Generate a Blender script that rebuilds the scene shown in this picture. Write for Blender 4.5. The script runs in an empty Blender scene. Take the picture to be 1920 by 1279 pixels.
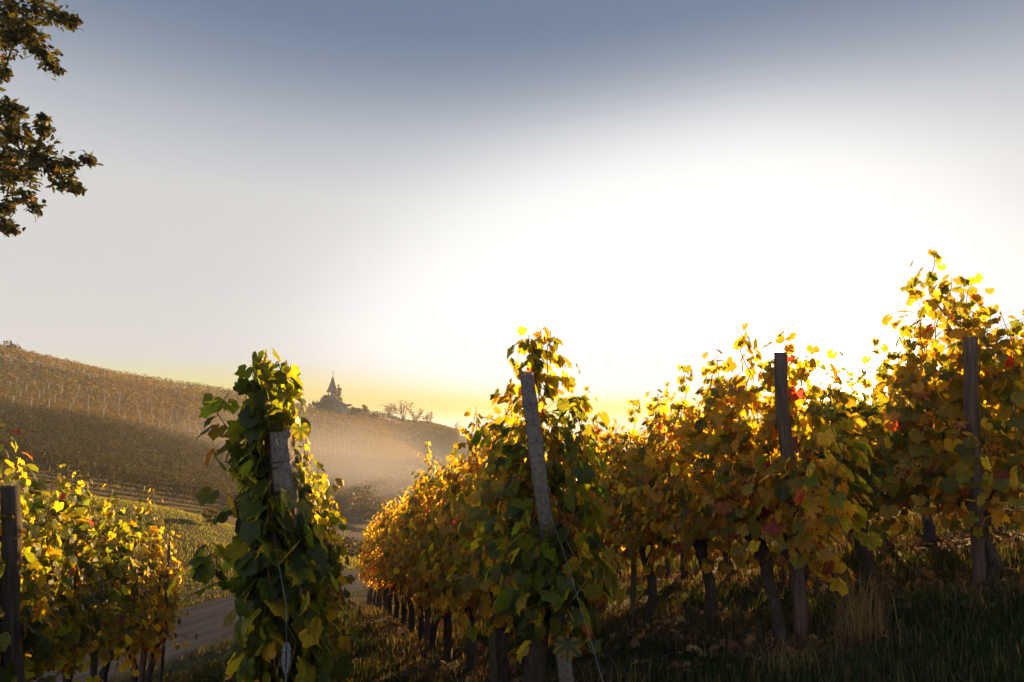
import bpy, math, random
import numpy as np
from mathutils import Vector, Matrix

# ------------------------------------------------------------------ camera, world, sun
S = bpy.context.scene
COL = S.collection
CAMZ = 1.6
F = 1280.0                       # focal length in photo pixels (1920 wide)
PITCH = math.atan(155.5 / F)
cam_d = bpy.data.cameras.new("camera")
cam = bpy.data.objects.new("camera", cam_d)
COL.objects.link(cam)
cam.location = (0, 0, CAMZ)
cam.rotation_euler = (math.radians(90) + PITCH, 0, 0)
cam_d.sensor_width = 36.0
cam_d.lens = 36.0 * F / 1920.0
cam_d.clip_start = 0.05
cam_d.clip_end = 40000
S.camera = cam

SUN_AZ = math.atan((1570 - 960) / F)      # to the right of +Y
SUN_EL = math.radians(5.0)
SUN_DIR = Vector((math.sin(SUN_AZ) * math.cos(SUN_EL), math.cos(SUN_AZ) * math.cos(SUN_EL), math.sin(SUN_EL)))
sun_d = bpy.data.lights.new("sun", "SUN")
sun_d.energy = 5.0
sun_d.angle = math.radians(0.5)
sun_d.color = (1.0, 0.60, 0.22)
sun = bpy.data.objects.new("sun", sun_d)
COL.objects.link(sun)
sun.location = SUN_DIR * 60
sun.rotation_euler = (-SUN_DIR).to_track_quat('-Z', 'Y').to_euler()

S.view_settings.view_transform = 'Standard'
S.view_settings.look = 'None'
S.view_settings.exposure = 2.0
S.view_settings.gamma = 1.0

W = bpy.data.worlds.new("World")
S.world = W
W.use_nodes = True


def build_world():
    nt = W.node_tree
    nt.nodes.clear()
    N, L = nt.nodes, nt.links
    out = N.new('ShaderNodeOutputWorld')
    tc = N.new('ShaderNodeTexCoord')
    sky = N.new('ShaderNodeTexSky')
    sky.sky_type = 'NISHITA'
    sky.sun_disc = False
    sky.sun_elevation = SUN_EL
    sky.sun_rotation = SUN_AZ
    sky.air_density = 1.0
    sky.dust_density = 1.5
    bg1 = N.new('ShaderNodeBackground')
    bg1.inputs['Strength'].default_value = 0.001
    L.new(sky.outputs[0], bg1.inputs['Color'])

    def dot(v):
        n = N.new('ShaderNodeVectorMath')
        n.operation = 'DOT_PRODUCT'
        L.new(tc.outputs['Generated'], n.inputs[0])
        n.inputs[1].default_value = v
        return n.outputs['Value']

    def m(op, a, b=None, clamp=False):
        n = N.new('ShaderNodeMath')
        n.operation = op
        n.use_clamp = clamp
        for i, x in enumerate((a, b)):
            if x is None:
                continue
            if isinstance(x, (int, float)):
                n.inputs[i].default_value = x
            else:
                L.new(x, n.inputs[i])
        return n.outputs[0]
    z = dot((0, 0, 1))
    fwd = dot((math.sin(SUN_AZ), math.cos(SUN_AZ), 0))
    side = dot((math.cos(SUN_AZ - 0.15), -math.sin(SUN_AZ - 0.15), 0))
    sunc = dot(tuple(SUN_DIR))
    # elevation gradient of the clear evening sky
    ramp = N.new('ShaderNodeValToRGB')
    ramp.color_ramp.interpolation = 'B_SPLINE'
    el = ramp.color_ramp.elements
    stops = [(0.0, (0.90, 0.42, 0.12)), (0.025, (1.15, 0.62, 0.05)), (0.055, (1.50, 0.98, 0.26)), (0.09, (1.80, 1.45, 0.95)), (0.15, (1.80, 1.86, 1.86)),
             (0.255, (1.28, 1.30, 1.32)), (0.40, (0.45, 0.53, 0.66)), (0.50, (0.12, 0.19, 0.34)), (0.56, (0.17, 0.25, 0.38)), (0.75, (0.08, 0.14, 0.28)), (1.0, (0.06, 0.10, 0.22))]
    el[0].position, el[0].color = stops[0][0], stops[0][1] + (1,)
    el[1].position, el[1].color = stops[-1][0], stops[-1][1] + (1,)
    for p, c in stops[1:-1]:
        e = el.new(p)
        e.color = c + (1,)
    L.new(m('MAXIMUM', z, 0.0), ramp.inputs[0])
    # sky away from the sun is brightened, an added fill for shaded leaves
    fac = m('ADD', m('MULTIPLY', m('MULTIPLY_ADD', fwd, 0.5), 0.0), 0.0)
    n = N.new('ShaderNodeMapRange')
    n.interpolation_type = 'SMOOTHSTEP'
    n.inputs['From Min'].default_value = -0.3
    n.inputs['From Max'].default_value = 0.40
    n.inputs['To Min'].default_value = 1.9
    n.inputs['To Max'].default_value = 1.0
    L.new(fwd, n.inputs['Value'])
    mul = N.new('ShaderNodeVectorMath')
    mul.operation = 'SCALE'
    L.new(ramp.outputs['Color'], mul.inputs[0])
    L.new(n.outputs[0], mul.inputs['Scale'])
    # bright aureole around the sun, wider than high
    vz = m('SUBTRACT', z, math.sin(math.radians(4.5)))
    coef = m('MULTIPLY_ADD', m('GREATER_THAN', side, 0.0), 0.35)
    coef.node.inputs[2].default_value = 0.25
    q = m('ADD', m('MULTIPLY', m('MULTIPLY', side, side), coef), m('MULTIPLY', vz, vz))
    back = m('SUBTRACT', 1.0, fwd)
    q = m('ADD', q, m('MULTIPLY', m('MULTIPLY', back, back), 0.6))
    g1 = m('MULTIPLY', m('EXPONENT', m('MULTIPLY', q, -1 / 0.0325)), 21.0)
    g2 = m('MULTIPLY', m('EXPONENT', m('MULTIPLY', m('SUBTRACT', 1.0, sunc), -1 / 0.0018)), 26.0)
    lowcol = N.new('ShaderNodeMapRange')           # aureole is yellow close to the horizon
    lowcol.data_type = 'FLOAT_VECTOR'
    lowcol.interpolation_type = 'SMOOTHSTEP'
    lowcol.inputs[7].default_value = (0.02,) * 3
    lowcol.inputs[8].default_value = (0.14,) * 3
    lowcol.inputs[9].default_value = (0.8, 0.14, 0.004)
    lowcol.inputs[10].default_value = (1.0, 1.0, 0.99)
    cz = N.new('ShaderNodeCombineXYZ')
    for i in range(3):
        L.new(z, cz.inputs[i])
    L.new(cz.outputs[0], lowcol.inputs[6])
    gl = N.new('ShaderNodeVectorMath')
    gl.operation = 'SCALE'
    L.new(lowcol.outputs[1], gl.inputs[0])
    L.new(g1, gl.inputs['Scale'])
    add = N.new('ShaderNodeVectorMath')
    add.operation = 'ADD'
    L.new(mul.outputs[0], add.inputs[0])
    L.new(gl.outputs[0], add.inputs[1])
    # soft shoulder of the bright sky, the sun's own core on top of it
    sx = N.new('ShaderNodeSeparateXYZ')
    cx = N.new('ShaderNodeCombineXYZ')
    L.new(add.outputs[0], sx.inputs[0])
    gn = N.new('ShaderNodeMapRange')               # further boost behind the camera, added fill light for shaded leaf faces
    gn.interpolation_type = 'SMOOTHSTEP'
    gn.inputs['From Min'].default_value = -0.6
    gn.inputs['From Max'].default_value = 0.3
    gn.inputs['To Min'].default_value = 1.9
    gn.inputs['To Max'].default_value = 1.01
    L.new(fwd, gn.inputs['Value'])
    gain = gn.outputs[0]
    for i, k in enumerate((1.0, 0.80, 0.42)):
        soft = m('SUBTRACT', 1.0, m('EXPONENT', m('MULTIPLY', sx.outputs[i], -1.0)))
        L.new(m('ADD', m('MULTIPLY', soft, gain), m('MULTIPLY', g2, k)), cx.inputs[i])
    bg2 = N.new('ShaderNodeBackground')
    bg2.inputs['Strength'].default_value = 2.0 ** -S.view_settings.exposure
    L.new(cx.outputs[0], bg2.inputs['Color'])
    sh = N.new('ShaderNodeAddShader')
    L.new(bg1.outputs[0], sh.inputs[0])
    L.new(bg2.outputs[0], sh.inputs[1])
    L.new(sh.outputs[0], out.inputs['Surface'])


build_world()
cy = S.cycles
cy.max_bounces = 14
cy.diffuse_bounces = 7
cy.glossy_bounces = 2
cy.transmission_bounces = 8
cy.volume_bounces = 0
cy.transparent_max_bounces = 8
cy.sample_clamp_indirect = 10.0
cy.use_denoising = True

# ------------------------------------------------------------------ small helpers
rng = np.random.default_rng(11)
PI = math.pi


def ray(x, y):
    """unit-depth direction for a photo pixel: returns (dx, 1, dz)"""
    u = (x - 960) / F
    v = (639.5 - y) / F
    c, s = math.cos(PITCH), math.sin(PITCH)
    dy = c - v * s
    dz = s + v * c
    return u / dy, dz / dy


def at(x, y, Y):
    a, b = ray(x, y)
    return Vector((a * Y, Y, CAMZ + b * Y))


def tag(o, label=None, cat=None, group=None, kind=None):
    if label:
        o['label'] = label
    if cat:
        o['category'] = cat
    if group:
        o['group'] = group
    if kind:
        o['kind'] = kind
    return o


def empty(name, loc, rz=0.0):
    o = bpy.data.objects.new(name, None)
    o.empty_display_size = 0.2
    COL.objects.link(o)
    o.location = loc
    o.rotation_euler = (0, 0, rz)
    return o


def link(name, me, mat=None, parent=None):
    o = bpy.data.objects.new(name, me)
    COL.objects.link(o)
    if mat is not None and len(me.materials) == 0:
        me.materials.append(mat)
    if parent is not None:
        o.parent = parent
    return o


def mesh_np(name, verts, faces, mat=None, uv=None, col=None, smooth=True):
    """faces: int array (n,k) all the same size; uv per vertex; col per vertex (rgb)"""
    verts = np.asarray(verts, dtype=np.float32)
    faces = np.asarray(faces, dtype=np.int32)
    me = bpy.data.meshes.new(name)
    nf, k = faces.shape
    me.vertices.add(len(verts))
    me.vertices.foreach_set('co', verts.ravel())
    me.loops.add(nf * k)
    me.loops.foreach_set('vertex_index', faces.ravel())
    me.polygons.add(nf)
    me.polygons.foreach_set('loop_start', np.arange(nf, dtype=np.int32) * k)
    me.polygons.foreach_set('loop_total', np.full(nf, k, dtype=np.int32))
    me.polygons.foreach_set('use_smooth', np.full(nf, smooth, dtype=bool))
    if uv is not None:
        l = me.uv_layers.new(name='UVMap')
        l.data.foreach_set('uv', np.asarray(uv, dtype=np.float32)[faces.ravel()].ravel())
    if col is not None:
        a = me.color_attributes.new('leafvar', 'FLOAT_COLOR', 'POINT')
        c = np.ones((len(verts), 4), dtype=np.float32)
        c[:, :3] = col
        a.data.foreach_set('color', c.ravel())
    me.update(calc_edges=True)
    if mat is not None:
        me.materials.append(mat)
    return me


class MB:
    """collects tubes, boxes and lofts and links them as one mesh"""

    def __init__(s):
        s.v, s.f = [], []

    def add(s, vs, fs):
        o = len(s.v)
        s.v += [tuple(p) for p in vs]
        s.f += [tuple(i + o for i in f) for f in fs]

    def tube(s, pts, rad, n=8, cap=True, wob=0.0, rnd=None):
        pts = [Vector(p) for p in pts]
        if not hasattr(rad, '__len__'):
            rad = [rad] * len(pts)
        vs, fs = [], []
        ref = Vector((0, 0, 1)) if abs((pts[-1] - pts[0]).normalized().z) < 0.9 else Vector((1, 0, 0))
        for i, p in enumerate(pts):
            t = (pts[min(i + 1, len(pts) - 1)] - pts[max(i - 1, 0)]).normalized()
            a = t.cross(ref).normalized()
            b = t.cross(a)
            for j in range(n):
                r = rad[i] * (1 + (wob * (rnd.random() * 2 - 1) if rnd else 0))
                an = 2 * PI * j / n
                vs.append(p + a * math.cos(an) * r + b * math.sin(an) * r)
        for i in range(len(pts) - 1):
            for j in range(n):
                k = (j + 1) % n
                fs.append((i * n + j, i * n + k, (i + 1) * n + k, (i + 1) * n + j))
        if cap:
            fs.append(tuple(range(n - 1, -1, -1)))
            fs.append(tuple((len(pts) - 1) * n + j for j in range(n)))
        s.add(vs, fs)

    def box(s, lo, hi):
        x0, y0, z0 = lo
        x1, y1, z1 = hi
        s.add([(x0, y0, z0), (x1, y0, z0), (x1, y1, z0), (x0, y1, z0), (x0, y0, z1), (x1, y0, z1), (x1, y1, z1), (x0, y1, z1)],
              [(0, 3, 2, 1), (4, 5, 6, 7), (0, 1, 5, 4), (1, 2, 6, 5), (2, 3, 7, 6), (3, 0, 4, 7)])

    def mesh(s, name, mat=None, smooth=False):
        me = bpy.data.meshes.new(name)
        me.from_pydata(s.v, [], s.f)
        me.update()
        if smooth:
            for p in me.polygons:
                p.use_smooth = True
        if mat is not None:
            me.materials.append(mat)
        return me

    def build(s, name, mat=None, parent=None, smooth=False):
        return link(name, s.mesh(name, mat, smooth), None, parent)


# ------------------------------------------------------------------ materials
def new_mat(name):
    m = bpy.data.materials.new(name)
    m.use_nodes = True
    nt = m.node_tree
    for n in list(nt.nodes):
        if n.type != 'OUTPUT_MATERIAL':
            nt.nodes.remove(n)
    return m, nt, nt.nodes['Material Output']


def ramp_node(nt, stops, interp='LINEAR'):
    r = nt.nodes.new('ShaderNodeValToRGB')
    r.color_ramp.interpolation = interp
    e = r.color_ramp.elements
    e[0].position, e[0].color = stops[0][0], tuple(stops[0][1]) + (1,)
    e[1].position, e[1].color = stops[-1][0], tuple(stops[-1][1]) + (1,)
    for p, c in stops[1:-1]:
        x = e.new(p)
        x.color = tuple(c) + (1,)
    return r


def math_node(nt, op, a, b=None, c=None, clamp=False):
    n = nt.nodes.new('ShaderNodeMath')
    n.operation = op
    n.use_clamp = clamp
    for i, x in enumerate((a, b, c)):
        if x is None:
            continue
        if isinstance(x, (int, float)):
            n.inputs[i].default_value = x
        else:
            nt.links.new(x, n.inputs[i])
    return n.outputs[0]


def mix_col(nt, fac, a, b, blend='MIX'):
    n = nt.nodes.new('ShaderNodeMix')
    n.data_type = 'RGBA'
    n.blend_type = blend
    for sock, x in ((n.inputs[0], fac), (n.inputs[6], a), (n.inputs[7], b)):
        if isinstance(x, (int, float)):
            sock.default_value = x
        elif isinstance(x, tuple):
            sock.default_value = x + (1,) if len(x) == 3 else x
        else:
            nt.links.new(x, sock)
    return n.outputs[2]


def noise(nt, scale, detail=4, rough=0.55, coord='Object'):
    n = nt.nodes.new('ShaderNodeTexNoise')
    n.inputs['Scale'].default_value = scale
    n.inputs['Detail'].default_value = detail
    n.inputs['Roughness'].default_value = rough
    if coord == 'World':
        g = nt.nodes.new('ShaderNodeNewGeometry')
        nt.links.new(g.outputs['Position'], n.inputs['Vector'])
    else:
        tc = nt.nodes.new('ShaderNodeTexCoord')
        nt.links.new(tc.outputs[coord], n.inputs['Vector'])
    return n


LEAF_REFL = [(0.0, (0.022, 0.044, 0.012)), (0.30, (0.045, 0.075, 0.015)), (0.50, (0.13, 0.15, 0.020)),
             (0.66, (0.30, 0.25, 0.024)), (0.82, (0.40, 0.26, 0.03)), (0.92, (0.26, 0.11, 0.025)), (1.0, (0.16, 0.035, 0.02))]
LEAF_TRANS = [(0.0, (0.10, 0.16, 0.010)), (0.30, (0.27, 0.29, 0.013)), (0.50, (0.60, 0.42, 0.016)),
              (0.66, (0.86, 0.49, 0.018)), (0.82, (0.92, 0.47, 0.02)), (0.92, (0.75, 0.25, 0.02)), (1.0, (0.50, 0.05, 0.02))]


def leaf_material(name, refl=LEAF_REFL, trans=LEAF_TRANS, veins=True, gloss=0.38, tw=0.73):
    m, nt, out = new_mat(name)
    L = nt.links
    at_ = nt.nodes.new('ShaderNodeAttribute')
    at_.attribute_name = 'leafvar'
    sep = nt.nodes.new('ShaderNodeSeparateColor')
    L.new(at_.outputs['Color'], sep.inputs[0])
    hue, val, edge = sep.outputs[0], sep.outputs[1], sep.outputs[2]
    nz = noise(nt, 28.0, 3)
    hue_m = math_node(nt, 'ADD', hue, math_node(nt, 'MULTIPLY', math_node(nt, 'SUBTRACT', nz.outputs[0], 0.5), 0.22))
    if veins:
        uvn = nt.nodes.new('ShaderNodeUVMap')
        sp = nt.nodes.new('ShaderNodeSeparateXYZ')
        L.new(uvn.outputs[0], sp.inputs[0])
        x, y = sp.outputs[0], sp.outputs[1]
        ang = math_node(nt, 'ARCTAN2', math_node(nt, 'ABSOLUTE', x), y)
        rad = math_node(nt, 'SQRT', math_node(nt, 'ADD', math_node(nt, 'MULTIPLY', x, x), math_node(nt, 'MULTIPLY', y, y)))
        # distance to the veins at 0, 0.9 and 1.9 rad: |((a+.45) mod .92)-.45|
        a1 = math_node(nt, 'ABSOLUTE', math_node(nt, 'SUBTRACT', math_node(nt, 'MODULO', math_node(nt, 'ADD', ang, 0.46), 0.92), 0.46))
        dv = math_node(nt, 'MULTIPLY', a1, rad)
        vein = math_node(nt, 'SUBTRACT', 1.0, math_node(nt, 'DIVIDE', dv, 0.035), clamp=True)
        # leaf margins and the tissue between veins turn first
        turn = math_node(nt, 'MULTIPLY', edge, math_node(nt, 'MULTIPLY', math_node(nt, 'MULTIPLY', a1, 2.2), rad))
        hue_m = math_node(nt, 'ADD', hue_m, math_node(nt, 'MULTIPLY', turn, 0.9), clamp=True)
    r1 = ramp_node(nt, refl)
    r2 = ramp_node(nt, trans)
    L.new(hue_m, r1.inputs[0])
    L.new(hue_m, r2.inputs[0])
    v = math_node(nt, 'MULTIPLY_ADD', val, 0.9, 0.5)
    c1 = mix_col(nt, 1.0, r1.outputs[0], v, 'MULTIPLY')
    c2 = mix_col(nt, 1.0, r2.outputs[0], v, 'MULTIPLY')
    if veins:
        c1 = mix_col(nt, math_node(nt, 'MULTIPLY', vein, 0.45), c1, (0.16, 0.15, 0.05))
        c2 = mix_col(nt, math_node(nt, 'MULTIPLY', vein, 0.40), c2, (0.10, 0.08, 0.01))
    p = nt.nodes.new('ShaderNodeBsdfPrincipled')
    L.new(c1, p.inputs['Base Color'])
    p.inputs['Roughness'].default_value = 0.48
    p.inputs['Specular IOR Level'].default_value = gloss
    t = nt.nodes.new('ShaderNodeBsdfTranslucent')
    L.new(c2, t.inputs['Color'])
    bmp = nt.nodes.new('ShaderNodeBump')
    bmp.inputs['Strength'].default_value = 0.35
    bmp.inputs['Distance'].default_value = 0.01
    L.new(nz.outputs[0], bmp.inputs['Height'])
    L.new(bmp.outputs[0], p.inputs['Normal'])
    mx = nt.nodes.new('ShaderNodeMixShader')
    mx.inputs[0].default_value = tw
    L.new(p.outputs[0], mx.inputs[1])
    L.new(t.outputs[0], mx.inputs[2])
    L.new(mx.outputs[0], out.inputs['Surface'])
    return m


def rough_material(name, stops, scale=12.0, rough=0.9, bump=0.4, stretch=None, spec=0.2, bdist=0.02):
    m, nt, out = new_mat(name)
    n = noise(nt, scale, 6, 0.65)
    if stretch:
        tc = nt.nodes.new('ShaderNodeTexCoord')
        mp = nt.nodes.new('ShaderNodeMapping')
        mp.inputs['Scale'].default_value = stretch
        nt.links.new(tc.outputs['Object'], mp.inputs[0])
        nt.links.new(mp.outputs[0], n.inputs['Vector'])
    r = ramp_node(nt, stops)
    nt.links.new(n.outputs[0], r.inputs[0])
    p = nt.nodes.new('ShaderNodeBsdfPrincipled')
    nt.links.new(r.outputs[0], p.inputs['Base Color'])
    p.inputs['Roughness'].default_value = rough
    p.inputs['Specular IOR Level'].default_value = spec
    b = nt.nodes.new('ShaderNodeBump')
    b.inputs['Strength'].default_value = bump
    b.inputs['Distance'].default_value = bdist
    nt.links.new(n.outputs[0], b.inputs['Height'])
    nt.links.new(b.outputs[0], p.inputs['Normal'])
    nt.links.new(p.outputs[0], out.inputs['Surface'])
    return m


M = {}
M['leaf'] = leaf_material('vine_leaf')
M['oak'] = leaf_material('oak_leaf', [(0, (0.016, 0.022, 0.007)), (0.5, (0.04, 0.042, 0.012)), (0.8, (0.09, 0.055, 0.015)), (1, (0.08, 0.04, 0.015))],
                         [(0, (0.05, 0.055, 0.008)), (0.5, (0.14, 0.12, 0.012)), (0.8, (0.32, 0.17, 0.02)), (1, (0.25, 0.09, 0.02))], veins=False, gloss=0.15, tw=0.4)
HILL_REFL = [(0.0, (0.035, 0.040, 0.012)), (0.35, (0.075, 0.065, 0.018)), (0.6, (0.12, 0.088, 0.030)), (0.85, (0.16, 0.09, 0.034)), (1.0, (0.2, 0.07, 0.03))]
HILL_TRANS = [(0.0, (0.045, 0.045, 0.012)), (0.35, (0.16, 0.115, 0.022)), (0.6, (0.27, 0.175, 0.035)), (0.85, (0.33, 0.17, 0.04)), (1.0, (0.3, 0.10, 0.03))]
M['hill_leaf'] = leaf_material('hill_foliage', HILL_REFL, HILL_TRANS, veins=False, gloss=0.1, tw=0.45)
M['bark'] = rough_material('vine_bark', [(0.3, (0.018, 0.012, 0.009)), (0.55, (0.055, 0.038, 0.028)), (0.75, (0.11, 0.08, 0.06))], 14, stretch=(3, 3, 0.6), bump=0.9, bdist=0.03)
M['cane'] = rough_material('cane', [(0.3, (0.06, 0.028, 0.015)), (0.7, (0.16, 0.08, 0.04))], 30, bump=0.2)
M['concrete'] = rough_material('concrete', [(0.30, (0.055, 0.045, 0.042)), (0.5, (0.14, 0.117, 0.108)), (0.62, (0.18, 0.155, 0.14)), (0.72, (0.085, 0.07, 0.062))], 55, bump=0.5, bdist=0.01)
M['wood'] = rough_material('weathered_wood', [(0.3, (0.035, 0.022, 0.018)), (0.55, (0.10, 0.065, 0.050)), (0.75, (0.16, 0.11, 0.085))], 10, stretch=(6, 6, 0.35), bump=0.6)
M['greenwood'] = rough_material('stake_wood', [(0.3, (0.03, 0.03, 0.015)), (0.6, (0.09, 0.08, 0.04)), (0.8, (0.13, 0.11, 0.06))], 12, stretch=(5, 5, 0.4), bump=0.4)
M['metal'] = rough_material('galvanised_steel', [(0.3, (0.07, 0.074, 0.085)), (0.7, (0.13, 0.132, 0.145))], 40, rough=0.6, bump=0.1, spec=0.4)
M['darkmetal'] = rough_material('dark_steel', [(0.3, (0.03, 0.027, 0.025)), (0.7, (0.08, 0.07, 0.06))], 30, rough=0.6, bump=0.2, spec=0.5)
M['grass'] = leaf_material('grass_blade', [(0, (0.010, 0.021, 0.007)), (0.5, (0.024, 0.038, 0.010)), (0.75, (0.055, 0.046, 0.019)), (1, (0.10, 0.072, 0.036))],
                           [(0, (0.05, 0.09, 0.012)), (0.5, (0.12, 0.13, 0.02)), (0.75, (0.22, 0.16, 0.04)), (1, (0.3, 0.2, 0.08))], veins=False, gloss=0.0, tw=0.25)
M['bank_grass'] = leaf_material('bank_grass_blade', [(0, (0.03, 0.05, 0.012)), (0.5, (0.08, 0.10, 0.02)), (0.75, (0.13, 0.10, 0.04)), (1, (0.16, 0.10, 0.05))],
                                [(0, (0.07, 0.10, 0.01)), (0.5, (0.29, 0.28, 0.018)), (0.75, (0.22, 0.15, 0.03)), (1, (0.16, 0.085, 0.03))], veins=False, gloss=0.05, tw=0.6)  # brighter copy of the grass: sunlight on the bank put into blade colours
M['litter'] = leaf_material('dry_leaf', [(0, (0.07, 0.04, 0.02)), (0.6, (0.15, 0.08, 0.035)), (1, (0.24, 0.15, 0.06))],
                            [(0, (0.1, 0.05, 0.02)), (1, (0.3, 0.15, 0.05))], veins=False, gloss=0.0, tw=0.12)
M['roofslate'] = rough_material('roof_shingle', [(0.3, (0.05, 0.035, 0.033)), (0.7, (0.10, 0.075, 0.07))], 3, rough=0.7)
M['plaster'] = rough_material('plaster', [(0.3, (0.20, 0.17, 0.15)), (0.7, (0.28, 0.24, 0.21))], 2)
M['stake_pale'] = rough_material('pale_stake', [(0.3, (0.20, 0.165, 0.13)), (0.7, (0.34, 0.29, 0.24))], 5)
M['darkwood'] = rough_material('dark_weathered_wood', [(0.3, (0.022, 0.016, 0.013)), (0.55, (0.06, 0.045, 0.036)), (0.75, (0.10, 0.078, 0.062))], 10, stretch=(6, 6, 0.35), bump=0.6)

# ------------------------------------------------------------------ terrain
ROW_DIR = np.array([-0.2607, 0.9654])         # rows run away from the camera, slightly to the left
ROW_PERP = np.array([0.9654, 0.2607])


def plane(x, y):
    return 0.211 * x - 0.150 * y + 0.43


ROAD = np.array([(-24, 1.0, -4.2), (-18.5, 4.5, -3.75), (-13.5, 9.0, -3.45), (-10.3, 13.0, -3.35), (-8.5, 17.0, -3.42), (-7.2, 21.0, -3.62),
                 (-6.2, 25.5, -4.0), (-4.6, 30.0, -4.6), (-1.5, 35.0, -5.5), (4, 40, -6.6), (14, 46, -8.2)])


def catmull(P, n=12):
    P = np.asarray(P, dtype=float)
    Q = np.vstack([2 * P[0] - P[1], P, 2 * P[-1] - P[-2]])
    out = []
    for i in range(1, len(Q) - 2):
        for t in np.linspace(0, 1, n, endpoint=False):
            a, b, c, d = Q[i - 1], Q[i], Q[i + 1], Q[i + 2]
            out.append(0.5 * ((2 * b) + (-a + c) * t + (2 * a - 5 * b + 4 * c - d) * t * t + (-a + 3 * b - 3 * c + d) * t ** 3))
    out.append(P[-1])
    return np.array(out)


ROADC = catmull(ROAD, 10)
ROAD_HALF = 1.75

ctrl = []
for X in (-5, -2, 1, 4, 8):
    for Y in (3, 7, 11, 15, 19):
        if X + 0.27 * (Y - 4) > -4.2:
            ctrl.append((X, Y, plane(X, Y)))
ctrl += [(0, 0, 0.35), (5, 0, 1.35), (-4, 0, -0.5), (0, -8, 0.5), (10, -8, 2.2), (-9, -6, -1.2), (14, 8, 1.7), (18, 20, 0.3),
         (-4, 9, -1.7), (-6, 7, -2.1), (-7, 11, -2.95), (-6.2, 13, -3.0), (-12, 3, -2.9), (3, 26, -3.3), (12, 30, -2.6),
         (30, 10, 2.0), (40, 40, -6), (20, 60, -11), (60, 110, -25), (0, 62, -10.5), (-3, 48, -8.4)]
ctrl += [tuple(p) for p in ROAD[1:9]]


def cp(x, y, Y):
    ctrl.append(tuple(at(x, y, Y)))


# grassy bank across the road
for a in [(300, 1000, 25), (340, 982, 27), (400, 985, 29), (450, 993, 31), (350, 1050, 23.5), (420, 1045, 25), (470, 1040, 27), (200, 1000, 22), (60, 1000, 19),
          (500, 1020, 36)]:
    cp(*a)
# far hillside, base to ridge
for a in [(-300, 900, 30), (0, 900, 38), (340, 968, 46), (440, 975, 50), (560, 1000, 58), (660, 1012, 62),
          (-300, 760, 60), (0, 800, 70), (200, 835, 72), (340, 865, 75), (500, 905, 84), (650, 940, 100),
          (-300, 680, 85), (0, 728, 100), (200, 760, 112), (400, 795, 130), (600, 835, 155), (700, 870, 165),
          (-300, 615, 105), (0, 668, 130), (100, 690, 142), (200, 711, 152), (300, 724, 162), (400, 739, 175), (500, 757, 195), (600, 771, 218),
          (660, 777, 225), (720, 785, 245), (800, 800, 280), (870, 817, 330), (1000, 850, 400), (760, 850, 215), (820, 880, 230), (700, 985, 85), (760, 960, 110)]:
    cp(*a)
# behind the ridge it falls to the plain
ctrl += [(-140, 230, 6), (-60, 330, -18), (-20, 450, -35), (-200, 150, 14), (-250, 350, -10), (-150, 40, 9), (-120, -60, 6), (0, -100, 4), (120, -60, 5),
         (130, 40, -3), (100, 200, -38), (200, 120, -25), (60, 420, -45)]
CT = np.array(ctrl, dtype=float)


def _solve():
    P = CT[:, :2]
    n = len(P)
    d = np.sqrt(((P[:, None] - P[None]) ** 2).sum(-1) + 9.0)
    A = np.zeros((n + 3, n + 3))
    A[:n, :n] = d + np.eye(n) * 0.02
    A[:n, n] = 1
    A[:n, n + 1:] = P
    A[n, :n] = 1
    A[n + 1:, :n] = P.T
    b = np.zeros(n + 3)
    b[:n] = CT[:, 2]
    return np.linalg.solve(A, b)


RBF = _solve()
PLAIN = -62.0


def sstep(a, b, x):
    t = np.clip((x - a) / (b - a), 0, 1)
    return t * t * (3 - 2 * t)


def terrain(x, y):
    x = np.atleast_1d(np.asarray(x, float))
    y = np.atleast_1d(np.asarray(y, float))
    shape = x.shape
    x, y = x.ravel(), y.ravel()
    z = np.empty_like(x)
    P = CT[:, :2]
    for i in range(0, len(x), 4000):
        xs, ys = x[i:i + 4000], y[i:i + 4000]
        d = np.sqrt((xs[:, None] - P[None, :, 0]) ** 2 + (ys[:, None] - P[None, :, 1]) ** 2 + 9.0)
        z[i:i + 4000] = d @ RBF[:-3] + RBF[-3] + RBF[-2] * xs + RBF[-1] * ys
        near = np.hypot(xs, ys) < 70
        if near.any():                       # road bed is cut level into the slope
            dx = xs[near, None] - ROADC[None, :, 0]
            dy = ys[near, None] - ROADC[None, :, 1]
            dd = np.hypot(dx, dy)
            k = dd.argmin(1)
            dm = dd[np.arange(len(k)), k]
            w = 1 - sstep(ROAD_HALF + 0.15, ROAD_HALF + 1.6, dm)
            zz = z[i:i + 4000]
            zz[near] = zz[near] * (1 - w) + (ROADC[k, 2] - 0.03) * w
    r = np.hypot(x, y)
    w = sstep(380, 1100, r)
    z = z * (1 - w) + PLAIN * w
    return z.reshape(shape)


def tz(x, y):
    return float(terrain(np.array([x]), np.array([y]))[0])


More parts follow.
